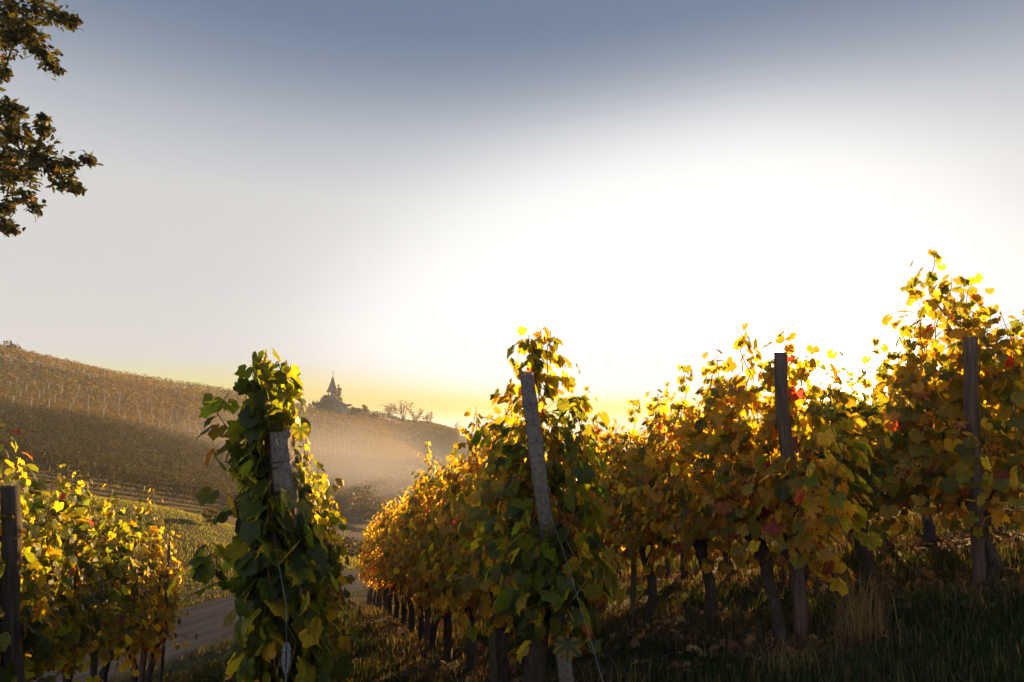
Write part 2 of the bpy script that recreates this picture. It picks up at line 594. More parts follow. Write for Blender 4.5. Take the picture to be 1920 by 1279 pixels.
def build_ground():
    NA = 420
    ang = np.concatenate([np.linspace(-60, 60, 300, endpoint=False), np.linspace(60, 300, NA - 300, endpoint=False)]) * PI / 180
    rad = [0.4]
    while rad[-1] < 9000:
        rad.append(rad[-1] * 1.035 + 0.01)
    rad = np.array(rad)
    A, R = np.meshgrid(ang, rad)
    X, Y = R * np.sin(A), R * np.cos(A)
    Z = terrain(X, Y)
    Z += 0.02 * np.sin(X * 3.1 + 1.3 * np.sin(Y * 2.3)) * np.sin(Y * 2.7) * (R < 40)
    nr, na = X.shape
    v = np.stack([X, Y, Z], -1).reshape(-1, 3)
    c = np.array([[0, 0, tz(0, 0)]])
    idx = np.arange(nr * na).reshape(nr, na)
    a = idx[:-1]
    b = idx[1:]
    f = np.stack([a, np.roll(a, -1, 1), np.roll(b, -1, 1), b], -1).reshape(-1, 4)[:, ::-1]
    v = np.vstack([v, c])
    # close the hole at the centre with degenerate-free quads (pairs of sectors)
    ce = len(v) - 1
    cf = np.array([[idx[0, (i + 2) % na], idx[0, (i + 1) % na], idx[0, i], ce] for i in range(0, na, 2)])
    f = np.vstack([f, cf])
    m, nt, out = new_mat('ground_soil_and_grass')
    n1 = noise(nt, 0.9, 6, 0.6, 'World')
    n2 = noise(nt, 14.0, 6, 0.7, 'World')
    n3 = noise(nt, 0.03, 4, 0.6, 'World')
    grass = ramp_node(nt, [(0.3, (0.012, 0.018, 0.006)), (0.55, (0.024, 0.028, 0.010)), (0.75, (0.045, 0.034, 0.016))])
    nt.links.new(n2.outputs[0], grass.inputs[0])
    soil = ramp_node(nt, [(0.3, (0.024, 0.015, 0.010)), (0.7, (0.065, 0.042, 0.025))])
    nt.links.new(n2.outputs[0], soil.inputs[0])
    f1 = ramp_node(nt, [(0.45, (0, 0, 0)), (0.62, (1, 1, 1))])
    nt.links.new(n1.outputs[0], f1.inputs[0])
    near = mix_col(nt, f1.outputs[0], grass.outputs[0], soil.outputs[0])
    hill = ramp_node(nt, [(0.3, (0.04, 0.036, 0.014)), (0.5, (0.08, 0.056, 0.020)), (0.7, (0.12, 0.075, 0.028))])
    nt.links.new(n1.outputs[0], hill.inputs[0])
    far = ramp_node(nt, [(0.35, (0.05, 0.05, 0.03)), (0.65, (0.12, 0.10, 0.06))])
    nt.links.new(n3.outputs[0], far.inputs[0])
    g = nt.nodes.new('ShaderNodeNewGeometry')
    ln = nt.nodes.new('ShaderNodeVectorMath')
    ln.operation = 'LENGTH'
    nt.links.new(g.outputs['Position'], ln.inputs[0])
    d1 = nt.nodes.new('ShaderNodeMapRange')
    d1.inputs['From Min'].default_value = 36
    d1.inputs['From Max'].default_value = 46
    nt.links.new(ln.outputs['Value'], d1.inputs[0])
    d2 = nt.nodes.new('ShaderNodeMapRange')
    d2.inputs['From Min'].default_value = 420
    d2.inputs['From Max'].default_value = 700
    nt.links.new(ln.outputs['Value'], d2.inputs[0])
    c1 = mix_col(nt, d1.outputs[0], near, hill.outputs[0])
    c2 = mix_col(nt, d2.outputs[0], c1, far.outputs[0])
    p = nt.nodes.new('ShaderNodeBsdfPrincipled')
    nt.links.new(c2, p.inputs['Base Color'])
    p.inputs['Roughness'].default_value = 0.95
    p.inputs['Specular IOR Level'].default_value = 0.1
    b = nt.nodes.new('ShaderNodeBump')
    b.inputs['Strength'].default_value = 0.8
    b.inputs['Distance'].default_value = 0.04
    nt.links.new(n2.outputs[0], b.inputs['Height'])
    nt.links.new(b.outputs[0], p.inputs['Normal'])
    nt.links.new(p.outputs[0], out.inputs['Surface'])
    o = link('ground', mesh_np('ground', v, f, m))
    tag(o, kind='structure')


build_ground()


def build_road():
    C = ROADC
    T = np.gradient(C[:, :2], axis=0)
    T /= np.linalg.norm(T, axis=1)[:, None]
    Nn = np.stack([T[:, 1], -T[:, 0]], 1)
    rows = []
    offs = np.linspace(-1, 1, 9)
    r = np.random.default_rng(5)
    for i in range(len(C)):
        for k, o in enumerate(offs):
            w = ROAD_HALF * o
            if k in (0, 8):
                w *= 1 + r.uniform(-0.07, 0.03)
            p = C[i, :2] + Nn[i] * w
            rows.append((p[0], p[1], C[i, 2] + 0.03 * (1 - o * o) - (0.05 if k in (0, 8) else 0.0)))
    v = np.array(rows)
    n = len(C)
    idx = np.arange(n * 9).reshape(n, 9)
    f = np.stack([idx[:-1, :-1], idx[:-1, 1:], idx[1:, 1:], idx[1:, :-1]], -1).reshape(-1, 4)[:, ::-1]
    m, nt, out = new_mat('asphalt')
    uvn = nt.nodes.new('ShaderNodeUVMap')
    mp = nt.nodes.new('ShaderNodeMapping')
    mp.inputs['Scale'].default_value = (5.0, 0.35, 1)
    nt.links.new(uvn.outputs[0], mp.inputs[0])
    ns = nt.nodes.new('ShaderNodeTexNoise')
    ns.inputs['Scale'].default_value = 1.0
    ns.inputs['Detail'].default_value = 5
    nt.links.new(mp.outputs[0], ns.inputs['Vector'])
    n2 = noise(nt, 45, 4, 0.7, 'World')
    a = ramp_node(nt, [(0.35, (0.032, 0.031, 0.039)), (0.6, (0.056, 0.054, 0.064)), (0.75, (0.080, 0.076, 0.086))])
    nt.links.new(ns.outputs[0], a.inputs[0])
    b2 = ramp_node(nt, [(0.3, (0.65, 0.65, 0.65)), (0.7, (1.1, 1.1, 1.1))])
    nt.links.new(n2.outputs[0], b2.inputs[0])
    c = mix_col(nt, 1.0, a.outputs[0], b2.outputs[0], 'MULTIPLY')
    p = nt.nodes.new('ShaderNodeBsdfPrincipled')
    nt.links.new(c, p.inputs['Base Color'])
    p.inputs['Roughness'].default_value = 0.9
    p.inputs['Specular IOR Level'].default_value = 0.03
    b = nt.nodes.new('ShaderNodeBump')
    b.inputs['Strength'].default_value = 0.4
    b.inputs['Distance'].default_value = 0.01
    nt.links.new(n2.outputs[0], b.inputs['Height'])
    nt.links.new(b.outputs[0], p.inputs['Normal'])
    nt.links.new(p.outputs[0], out.inputs['Surface'])
    s = np.concatenate([[0], np.cumsum(np.linalg.norm(np.diff(C[:, :2], axis=0), axis=1))])
    uv = np.stack([np.tile(offs, n), np.repeat(s, 9)], 1)
    o = link('road', mesh_np('road', v, f, m, uv=uv))
    tag(o, kind='structure')


build_road()

# ------------------------------------------------------------------ leaves
_half = [(14, 0.90), (28, 0.82), (42, 0.92), (54, 1.0), (70, 0.88), (84, 0.80), (104, 0.90), (124, 0.84), (148, 0.70), (170, 0.42)]


def leaf_template(kind):
    if kind == 'vine':
        pts = [(0, 1.08)] + _half
    elif kind == 'vine_lo':
        pts = [(0, 1.05), (30, 0.80), (55, 0.98), (84, 0.80), (112, 0.88), (155, 0.60)]
    elif kind == 'oak':
        pts = [(0, 1.0), (16, 0.72), (26, 0.74), (45, 0.42), (70, 0.46), (110, 0.40), (150, 0.60), (170, 0.7)]
    R = [(math.sin(math.radians(a)) * r, math.cos(math.radians(a)) * r) for a, r in pts]
    Lf = [(-x, y) for x, y in R[1:]][::-1]
    out = R + Lf                        # clockwise from the tip
    P = np.array([(0, 0)] + out)
    n = len(out)
    if kind in ('vine', 'vine_lo'):
        fan = [(0, 1 + (i + 1) % n, 1 + i) for i in range(n) if i != len(R) - 1]
    else:
        fan = [(0, 1 + (i + 1) % n, 1 + i) for i in range(n)]
    return P, np.array(fan)


TPL = {k: leaf_template(k) for k in ('vine', 'vine_lo', 'oak')}


def norm(a):
    return a / (np.linalg.norm(a, axis=-1, keepdims=True) + 1e-9)


def leaves_mesh(name, pos, nrm, tip, size, hue, val, edge, mat, kind='vine', r=None, curl=0.30, jag=0.07):
    """one mesh of many folded leaves"""
    P, fan = TPL[kind]
    n = len(pos)
    r = r or rng
    nrm = norm(nrm)
    tip = tip - (tip * nrm).sum(-1, keepdims=True) * nrm
    tip = norm(tip)
    sx = np.cross(tip, nrm)
    k = len(P)
    x = P[None, :, 0] * (1 + r.normal(0, jag, (n, k)))
    y = P[None, :, 1] * (1 + r.normal(0, jag, (n, k)))
    x = x * r.uniform(0.85, 1.12, (n, 1))
    rr = np.sqrt(x * x + y * y)
    fold = r.uniform(-0.1, 0.75, (n, 1))
    droop = r.uniform(0.0, 1.3, (n, 1)) * curl
    z = fold * 0.45 * np.abs(x) - droop * rr ** 2 * 1.3 + r.normal(0, 0.05, (n, k)) * rr
    s = size[:, None, None]
    v = pos[:, None, :] + s * (x[..., None] * sx[:, None] + y[..., None] * tip[:, None] + z[..., None] * nrm[:, None])
    f = (fan[None] + (np.arange(n) * k)[:, None, None]).reshape(-1, 3)
    uv = np.stack([x, y], -1).reshape(-1, 2)
    c = np.repeat(np.stack([hue, val, edge], -1)[:, None], k, 1).reshape(-1, 3)
    return mesh_np(name, v.reshape(-1, 3), f, mat, uv=uv, col=c)


def quads_cloud(name, pos, size, hue, val, mat, r, flat=0.0, aspect=0.75):
    """small bent leaf-clump faces for foliage seen from far away"""
    n = len(pos)
    a = norm(r.normal(0, 1, (n, 3)))
    nn = norm(r.normal(0, 1, (n, 3)) + np.array([0, 0, flat]))
    b = norm(np.cross(nn, a))
    a = np.cross(b, nn)
    s = size[:, None]
    asp = aspect * r.uniform(0.7, 1.3, (n, 1))
    v = np.stack([pos - a * s * 0.5, pos + b * s * asp * 0.5 + nn * s * 0.12, pos + a * s * 0.5, pos - b * s * asp * 0.5 + nn * s * 0.12], 1).reshape(-1, 3)
    f = np.arange(n * 4).reshape(n, 4)
    c = np.repeat(np.stack([hue, val, np.zeros(n)], -1)[:, None], 4, 1).reshape(-1, 3)
    return mesh_np(name, v, f, mat, col=c, smooth=False)


# ------------------------------------------------------------------ grapevines
def shoot_path(r, base, top, n=7, wob=0.05):
    base, top = np.array(base, float), np.array(top, float)
    t = np.linspace(0, 1, n)[:, None]
    p = base * (1 - t) + top * t
    p[1:-1] += r.normal(0, wob, (n - 2, 3)) * np.array([1, 1, 0.3])
    return p


def along(path, t):
    k = np.clip(t, 0, 1) * (len(path) - 1)
    i = np.minimum(k.astype(int), len(path) - 2)
    fr = (k - i)[:, None]
    return path[i] * (1 - fr) + path[i + 1] * fr


def make_vine(seed, autumn=0.5, length=1.1, nshoot=11, per=24, top=2.02, topvar=0.16, low=0.78, half=0.24, leaf=(0.042, 0.070),
              extra=(), skirt=110, hang=None, red=0.06, trunk=True, trunk_lean=0.0, kind='vine', green_front=0.0, fill=200, arms=True, shift=0.0, trunk_r=1.0, clear=None):
    """returns meshes (trunk, canes, foliage); local x = along the row, z = up"""
    r = np.random.default_rng(seed)
    pr = random.Random(seed)
    tm = None
    head_z = low - 0.06
    headx = trunk_lean + r.normal(0, 0.05)
    if trunk:
        mb = MB()
        n = 11
        pts, rads = [], []
        ph = r.uniform(0, 6)
        for i in range(n):
            t = i / (n - 1)
            pts.append((headx * t + 0.06 * (math.sin(ph + t * 4.4) - math.sin(ph)) + 0.014 * math.sin(t * 17 + ph), (0.05 * math.sin(ph * 2 + t * 4.2) + 0.012 * math.cos(t * 19)) * t, -0.12 + (head_z + 0.12) * t))
            rads.append((0.050 - 0.014 * t + 0.018 * math.exp(-((t - 0.97) / 0.10) ** 2) + 0.016 * math.exp(-(t / 0.16) ** 2)) * r.uniform(0.9, 1.12) * trunk_r)
        mb.tube(pts, rads, 10, wob=0.16, rnd=pr)
        # gnarled head with two short arms
        for sgn in (-1, 1):
            p0 = Vector(pts[-1]) - Vector((0, 0, 0.03))
            mb.tube([p0, p0 + Vector((sgn * 0.07, 0.01, 0.05)), p0 + Vector((sgn * 0.15, 0.0, 0.11)), p0 + Vector((sgn * 0.21, 0.0, 0.15))], [0.042, 0.036, 0.028, 0.015], 7, wob=0.2, rnd=pr)
        tm = mb.mesh('trunk', M['bark'], True)
    mb = MB()
    paths = []
    # fruiting canes bent along the lowest wire
    if arms:
        for sgn in (-1, 1):
            mb.tube([(headx, 0, head_z), (headx + sgn * 0.16, 0.02, head_z + 0.20), (sgn * 0.34, 0.0, head_z + 0.22), (sgn * length * 0.55, 0, head_z + 0.10)], [0.011, 0.010, 0.008, 0.006], 5)
    for i in range(nshoot):
        x = (i + 0.5) / nshoot * length - length / 2 + r.normal(0, 0.03)
        tp = top + r.normal(0, topvar)
        p = shoot_path(r, (x, r.normal(0, 0.03), head_z + 0.12), (x + r.normal(0, 0.12), shift + r.normal(0, 0.10 if not shift else 0.06), tp), 7, 0.045)
        paths.append((p, 1.0))
    for e in extra:
        p = shoot_path(r, e[0], e[1], 7, 0.03)
        paths.append((p, e[2] if len(e) > 2 else 1.0))
    pos, nrm, tip, siz, hue = [], [], [], [], []
    for p, dens in paths:
        ln = np.linalg.norm(np.diff(p, axis=0), axis=1).sum()
        mb.tube(p, [0.0055 - 0.003 * q / 6 for q in range(7)], 4, cap=False)
        m = max(4, int(per * dens * ln / 1.2))
        t = (np.arange(m) + r.uniform(0, 1, m)) / m
        q = along(p, t)
        a = r.uniform(0, 2 * PI, m)
        side = np.sign(r.normal(0, 1, m))
        taper = np.clip(1.25 - t, 0.35, 1.0)           # young leaves at the tip are small and close
        out = np.abs(r.normal(0.55, 0.35, m)) * half * taper
        off = np.stack([np.cos(a) * 0.10 * taper, side * out, r.normal(0, 0.03, m)], -1)
        q = q + off
        nn = np.stack([np.cos(a) * 0.45, side * 0.75, np.full(m, 0.55)], -1) + r.normal(0, 0.42, (m, 3))
        tt = np.stack([np.cos(a) * 0.4, side * 0.35, np.full(m, -0.9)], -1) + r.normal(0, 0.35, (m, 3))
        pos.append(q)
        nrm.append(nn)
        tip.append(tt)
        s = r.uniform(leaf[0], leaf[1], m) * (0.55 + 0.45 * np.clip((1.12 - t) * 2.2, 0, 1))
        siz.append(s)
        h = autumn + r.normal(0, 0.15, m) + 0.10 * (0.5 - t)
        hue.append(h)
    m = fill                                            # laterals that close the leaf wall on both faces
    if m:
        side = np.sign(r.normal(0, 1, m))
        q = np.stack([r.uniform(-length * 0.55, length * 0.55, m), side * np.abs(r.normal(0.62, 0.25, m)) * half + r.normal(0, 0.02, m),
                      low + 0.05 + (top - low) * 0.86 * r.uniform(0, 1, m) ** 1.15], -1)
        q[:, 1] *= 1 - 0.55 * ((q[:, 2] - low) / (top - low)) ** 2
        q[:, 1] += shift * (q[:, 2] - low) / (top - low)
        nn = np.stack([r.normal(0, 0.4, m), side * 0.85, np.full(m, 0.5)], -1) + r.normal(0, 0.35, (m, 3))
        tt = np.stack([r.normal(0, 0.35, m), side * 0.3, np.full(m, -0.9)], -1) + r.normal(0, 0.3, (m, 3))
        pos.append(q), nrm.append(nn), tip.append(tt)
        siz.append(r.uniform(leaf[0], leaf[1], m))
        hue.append(autumn + r.normal(0, 0.15, m) + 0.12 * (1.4 - q[:, 2]))
    # leaves hanging low round the head and over the lowest wire
    if skirt:
        m = skirt
        q = np.stack([r.uniform(-length / 2, length / 2, m), r.normal(0, half * 0.7, m), r.uniform(low - 0.19, low + 0.25, m)], -1)
        side = np.sign(q[:, 1])
        nn = np.stack([r.normal(0, 0.4, m), side * 0.9, np.full(m, 0.35)], -1) + r.normal(0, 0.35, (m, 3))
        tt = np.stack([r.normal(0, 0.3, m), side * 0.2, np.full(m, -1.0)], -1) + r.normal(0, 0.25, (m, 3))
        pos.append(q), nrm.append(nn), tip.append(tt)
        siz.append(r.uniform(leaf[0], leaf[1], m))
        hue.append(autumn + 0.16 + r.normal(0, 0.14, m))
    if hang is not None:                                # leafy curtain down to the ground: (count, zlo, zhi, halfx, halfy)
        m, z0, z1, hx, hy = hang
        a = r.uniform(0, 2 * PI, m)
        rad = np.sqrt(r.uniform(0.25, 1.0, m))
        zz = r.uniform(z0, z1, m)
        tp_ = 1.08 - 0.42 * (zz - z0) / (z1 - z0)
        q = np.stack([np.cos(a) * hx * rad * tp_, np.sin(a) * hy * rad * tp_ + 0.16 * (zz - 0.95) / 1.2, zz], -1)
        nn = np.stack([np.cos(a) * 0.8, np.sin(a) * 0.8, np.full(m, 0.45)], -1) + r.normal(0, 0.35, (m, 3))
        tt = np.stack([np.cos(a) * 0.3, np.sin(a) * 0.3, np.full(m, -1.0)], -1) + r.normal(0, 0.3, (m, 3))
        pos.append(q), nrm.append(nn), tip.append(tt)
        siz.append(r.uniform(leaf[0], leaf[1], m) * 1.08)
        hue.append(autumn + r.normal(0, 0.12, m))
    pos, nrm, tip, siz, hue = map(np.concatenate, (pos, nrm, tip, siz, hue))
    if clear is not None:                               # the end post stands free of leaves on its near side
        (ta, tb_, hw) = clear
        f = np.clip((ta[2] - pos[:, 2]) / (ta[2] - tb_[2]), 0, 1)
        px_, py_ = ta[0] + (tb_[0] - ta[0]) * f, ta[1] + (tb_[1] - ta[1]) * f
        drop = (pos[:, 0] < px_ + 0.05) & (np.abs(pos[:, 1] - py_) < hw) & (pos[:, 2] > tb_[2]) & (pos[:, 2] < ta[2] + 0.02)
        pos, nrm, tip, siz, hue = (q[~drop] for q in (pos, nrm, tip, siz, hue))
    n = len(pos)
    if green_front:                                     # the near end of the row is still green
        hue = hue - green_front * np.clip(-pos[:, 0] / length + 0.5, 0, 1)
    edge = np.where(r.random(n) < red, r.uniform(0.5, 1.2, n), r.uniform(0, 0.25, n))
    hue = np.where(r.random(n) < red * 0.25, r.uniform(0.88, 1.0, n), np.clip(hue, 0.02, 0.86))
    fm = leaves_mesh('foliage', pos, nrm, tip, siz, hue, r.uniform(0.1, 1.0, n), edge, M['leaf'], kind, r)
    cm = mb.mesh('canes', M['cane'], True)
    return tm, cm, fm


ORD = ['first', 'second', 'third', 'fourth', 'fifth', 'sixth', 'seventh', 'eighth', 'ninth', 'tenth', 'eleventh', 'twelfth',
       'thirteenth', 'fourteenth', 'fifteenth', 'sixteenth', 'seventeenth', 'eighteenth']
RZ = math.atan2(ROW_DIR[1], ROW_DIR[0])          # local x along the row, away from the camera


def place_vine(meshes, x, y, label, group, rz=RZ, sc=(1, 1, 1), dz=0.0):
    z = tz(x, y) + dz
    root = empty('grapevine', (x, y, z), rz)
    root.scale = sc
    tag(root, label, 'grapevine', group)
    for nm, me in zip(('trunk', 'canes', 'foliage'), meshes):
        if me is not None:
            link(nm, me, None, root)
    return root


POOL = {}


def pool(key, count, **kw):
    POOL[key] = [make_vine(1000 + hash_key(key) * 50 + i, **kw) for i in range(count)]


def hash_key(k):
    return sum(ord(c) for c in k) % 37


pool('green', 4, autumn=0.33, per=44, nshoot=14)
pool('mixed', 6, autumn=0.50, per=44, nshoot=14, topvar=0.18)
pool('gold', 6, autumn=0.56, per=44, nshoot=14, topvar=0.13)
pool('far', 4, autumn=0.58, per=26, kind='vine_lo', fill=40)

SP = 1.10                                        # vine spacing in the row
# row start points (first vine), measured on the headland
ROWS = [
    dict(start=(-3.52, 4.55), n=6, key=['green', 'green', 'mixed'], desc='row at the left edge beside the road'),
    dict(start=(-1.22, 3.86), n=11, key=['green', 'mixed'], desc='row with the dense leafy column'),
    dict(start=(0.18, 4.50), n=16, key=['mixed', 'mixed', 'gold', 'gold', 'gold'], desc='row with the leaning grey post'),
    dict(start=(1.86, 4.85), n=11, key=['mixed', 'gold', 'gold'], desc='row with the post left of the sun'),
    dict(start=(3.52, 5.30), n=8, key=['green', 'mixed', 'gold'], desc='row with the tallest spire of shoots'),
    dict(start=(5.35, 5.75), n=7, key=['mixed', 'gold'], desc='row glimpsed at the right edge'),
    dict(start=(7.05, 6.25), n=6, key=['far'], desc='second row behind the right edge'),
    dict(start=(8.75, 6.7), n=5, key=['far'], desc='farthest row behind the right edge'),
]
END_POSTS = {1: (525, 806, 3.62, 536, 925, 3.68), 2: (987, 702, 3.96, 1024, 985, 4.26), 3: (1461, 661, 4.58, 1480, 900, 4.70), 4: (1817, 632, 5.03, 1830, 940, 5.18)}


def clear_of(ri, hw):
    x0, y0, Y0, x1, y1, Y1 = END_POSTS[ri]
    sx, sy = ROWS[ri]['start']
    out = []
    for p in (at(x0, y0, Y0), at(x1, y1, Y1)):
        dx, dy = p.x - sx, p.y - sy
        out.append((dx * ROW_DIR[0] + dy * ROW_DIR[1], -(dx * ROW_PERP[0] + dy * ROW_PERP[1]), p.z - tz(sx, sy) + 0.02))
    return (out[0], out[1], hw)


for ri, R in enumerate(ROWS):
    r = random.Random(70 + ri)
    for k in range(R['n']):
        kj = k + (r.uniform(-0.10, 0.10) if k else 0)
        x = R['start'][0] + ROW_DIR[0] * SP * kj
        y = R['start'][1] + ROW_DIR[1] * SP * kj
        label = '%s grapevine from the near end of the %s' % (ORD[k], R['desc'])
        group = 'grapevines of the ' + R['desc']
        if k == 0 and ri == 0:
            ms = make_vine(501, autumn=0.30, nshoot=14, per=42, fill=300, top=2.32, low=0.55, half=0.30, leaf=(0.050, 0.085), skirt=80, red=0.14)
        elif k == 0 and ri == 1:
            ms = make_vine(502, clear=clear_of(1, 0.085), shift=0.17, autumn=0.28, length=0.62, nshoot=12, per=44, fill=90, top=2.28, topvar=0.09, low=0.62, half=0.15, leaf=(0.058, 0.095), skirt=30, red=0.03,
                           hang=(480, 0.0, 1.8, 0.30, 0.23),
                           extra=[((-.1, .10, 1.7), (-.12, .16, 2.40), 1.3), ((-.1, .25, 1.5), (-.12, .34, 2.2), 0.9), ((-.1, .3, 1.2), (-.1, .42, 1.42), 1.2)])
        elif k == 1 and ri == 1:
            ms = make_vine(503, autumn=0.42, nshoot=14, per=40, fill=200, top=1.80, topvar=0.12, low=0.55, half=0.24, leaf=(0.046, 0.077), skirt=90, hang=(200, 0.15, 1.7, 0.5, 0.24))
        elif k == 0 and ri == 2:
            ms = make_vine(504, clear=clear_of(2, 0.100), autumn=0.46, nshoot=14, per=42, fill=280, top=1.80, topvar=0.12, low=0.72, half=0.30, leaf=(0.046, 0.080), skirt=90, red=0.12, trunk_lean=0.10, green_front=0.22, hang=(150, 0.62, 1.2, 0.62, 0.30), trunk_r=1.4,
                           extra=[((0.0, 0.02, 1.6), (0.02, -0.02, 2.46), 1.7), ((0.05, -0.04, 1.6), (0.05, -0.10, 2.46), 1.6), ((0.0, 0.08, 1.6), (0.0, 0.07, 2.42), 1.6),
                                  ((0.0, -0.12, 1.7), (0.0, -0.30, 2.02), 1.4)])
        elif k == 0 and ri == 3:
            ms = make_vine(505, clear=clear_of(3, 0.100), autumn=0.48, nshoot=13, per=42, fill=230, top=1.86, topvar=0.1, low=0.72, half=0.27, leaf=(0.046, 0.077), skirt=100, red=0.16, trunk_lean=0.1,
                           extra=[((0.1, -0.15, 1.7), (0.15, -0.27, 2.15), 1.0), ((0.2, 0.1, 1.7), (0.25, 0.12, 2.22), 1.2)])
        elif k == 0 and ri == 4:
            ms = make_vine(506, clear=clear_of(4, 0.100), autumn=0.46, nshoot=16, per=46, fill=300, top=1.98, topvar=0.1, low=0.62, half=0.32, leaf=(0.046, 0.077), skirt=90, red=0.08, trunk_lean=-0.05,
                           extra=[((0.15, 0.10, 1.9), (0.10, 0.10, 2.62), 0.9), ((0.1, 0.26, 1.8), (0.1, 0.34, 2.30), 1.2), ((0.0, 0.02, 1.9), (0.0, -0.14, 2.34), 1.3), ((0.0, 0.12, 1.9), (0.0, 0.05, 2.38), 1.3)])
        elif k == 0 and ri == 5:
            ms = make_vine(507, autumn=0.46, nshoot=13, per=38, fill=150, top=2.0, topvar=0.1, low=0.65, half=0.32, skirt=60,
                           extra=[((0.0, 0.3, 1.9), (-0.1, 0.62, 2.5), 0.9), ((0.0, 0.1, 1.9), (-0.05, 0.2, 2.4), 0.8)])
        else:
            ks = R['key']
            key = ks[min(k * len(ks) // R['n'] + (r.random() < 0.3), len(ks) - 1)]
            ms = r.choice(POOL[key])
        flip = PI if (k > 0 and r.random() < 0.5) else 0.0
        s = r.uniform(0.94, 1.06) * (0.86 if ri == 4 and k < 4 else 1.0) if k else 1.0
        place_vine(ms, x, y, label, group, RZ + flip, (1.0, 1.0, s), -0.02)


# ------------------------------------------------------------------ posts, stakes and wires of the near vineyard
def post(p_base, p_top, rad, mat, label, name='vineyard_post', square=False, seed=1, cat='post', group=None):
    b, t = Vector(p_base), Vector(p_top)
    ax = t - b
    h = ax.length
    root = bpy.data.objects.new(name, None)
    COL.objects.link(root)
    root.location = b
    root.rotation_mode = 'QUATERNION'
    root.rotation_quaternion = Vector((0, 0, 1)).rotation_difference(ax.normalized())
    tag(root, label, cat, group)
    pr = random.Random(seed)
    mb = MB()
    nseg = 16
    ns = 4 if square else 14
    if square:
        # chamfered square section
        vs, fs = [], []
        c = 0.18
        sec = [(1, -1 + c), (1, 1 - c), (1 - c, 1), (-1 + c, 1), (-1, 1 - c), (-1, -1 + c), (-1 + c, -1), (1 - c, -1)]
        for i in range(nseg + 1):
            zz = h * i / nseg
            q = rad * (1.12 - 0.12 * i / nseg)
            if i == nseg:
                q *= 0.9
            for (sx, sy) in sec:
                vs.append((sx * q * (1 + pr.uniform(-.03, .03)), sy * q * (1 + pr.uniform(-.03, .03)), zz + (pr.uniform(-.01, .01) if i == nseg else 0)))
        for i in range(nseg):
            for j in range(8):
                k = (j + 1) % 8
                fs.append((i * 8 + j, i * 8 + k, (i + 1) * 8 + k, (i + 1) * 8 + j))
        fs.append(tuple(nseg * 8 + j for j in range(8)))
        mb.add(vs, fs)
    else:
        pts = [(0.008 * math.sin(i * 0.9 + seed), 0.008 * math.cos(i * 0.7 + seed), h * i / nseg) for i in range(nseg + 1)]
        mb.tube(pts, [rad * (1.08 - 0.10 * i / nseg) for i in range(nseg + 1)], ns, wob=0.06, rnd=pr)
    mb.build('shaft', mat, root, smooth=not square)
    # wire loops tied round the post
    for zz in (0.45 * h, 0.62 * h, 0.93 * h):
        wb = MB()
        R_ = rad * 1.12
        if square:
            q = rad * 1.10
            loop = [(q, -q, zz), (q, q, zz + .004), (-q, q, zz), (-q, -q, zz - .004), (q, -q, zz)]
        else:
            loop = [(math.cos(a) * R_, math.sin(a) * R_, zz + 0.004 * math.sin(a)) for a in np.linspace(0, 2 * PI, 15)]
        wb.tube(loop, 0.0025, 5)
        wb.build('wire_loop', M['darkmetal'], root)
    return root


def ground_pt(x, y, dz=-0.15):
    return Vector((x, y, tz(x, y) + dz))


# end posts (base point on the ground, top point)
def end_post(x0, y0, Y0, x1, y1, Y1, rad, mat, label, square=False, seed=1):
    """top of the post at pixel 0, a lower point of it at pixel 1"""
    t, q = at(x0, y0, Y0), at(x1, y1, Y1)
    d = q - t
    b = q.copy()
    for _ in range(8):
        b = t + d * ((tz(b.x, b.y) - 0.2 - t.z) / d.z)
    post(b, t, rad, M[mat], label, square=square, seed=seed)
    return t, d


t0, d0 = end_post(18, 912, 4.50, 22, 1200, 4.62, 0.055, 'darkwood', 'dark weathered wooden post half buried in leaves at the left edge', seed=2)
e1, d1 = end_post(*END_POSTS[1], 0.050, 'concrete', 'square concrete post showing through the dense leafy column', True, 3)
t2, d2 = end_post(*END_POSTS[2], 0.043, 'concrete', 'leaning grey concrete post in the middle of the photo', True, 4)
t3, d3 = end_post(*END_POSTS[3], 0.043, 'wood', 'bare topped wooden post just left of the low sun', seed=5)
t4, d4 = end_post(*END_POSTS[4], 0.046, 'wood', 'tall wooden post under the spire of shoots on the right', seed=6)

ROWNAME = ['left edge row', 'leafy column row', 'leaning post row', 'row left of the sun', 'tall spire row', 'right edge row', 'second right edge row', 'farthest right row']
# line posts inside the rows, trellis wires along them
for ri, R in enumerate(ROWS):
    sx, sy = R['start']
    for j, k in enumerate(range(4, R['n'], 5)):
        x = sx + ROW_DIR[0] * SP * (k + 0.5)
        y = sy + ROW_DIR[1] * SP * (k + 0.5)
        b = ground_pt(x, y)
        post(b, b + Vector((0.02, 0, 2.05)), 0.04, M['wood'], '%s wooden line post standing among the vines of the %s' % (ORD[j], ROWNAME[ri]), seed=20 + ri * 5 + j,
             group='line posts inside the vine rows')
    mb = MB()
    for h in (0.80, 1.15, 1.50, 1.85):
        for sd in ((0,) if h < 1 else (-0.06, 0.06)):
            pts = []
            for k in range(-1, R['n'] * 2):
                kk = k / 2.0
                x = sx + ROW_DIR[0] * SP * kk + ROW_PERP[0] * sd
                y = sy + ROW_DIR[1] * SP * kk + ROW_PERP[1] * sd
                pts.append((x, y, tz(x, y) + h))
            mb.tube(pts, 0.0016, 4, cap=False)
    o = mb.build('trellis_wire', M['metal'])
    tag(o, 'thin steel trellis wires strung along the %s' % ROWNAME[ri], 'wire', 'trellis wires of the vine rows')

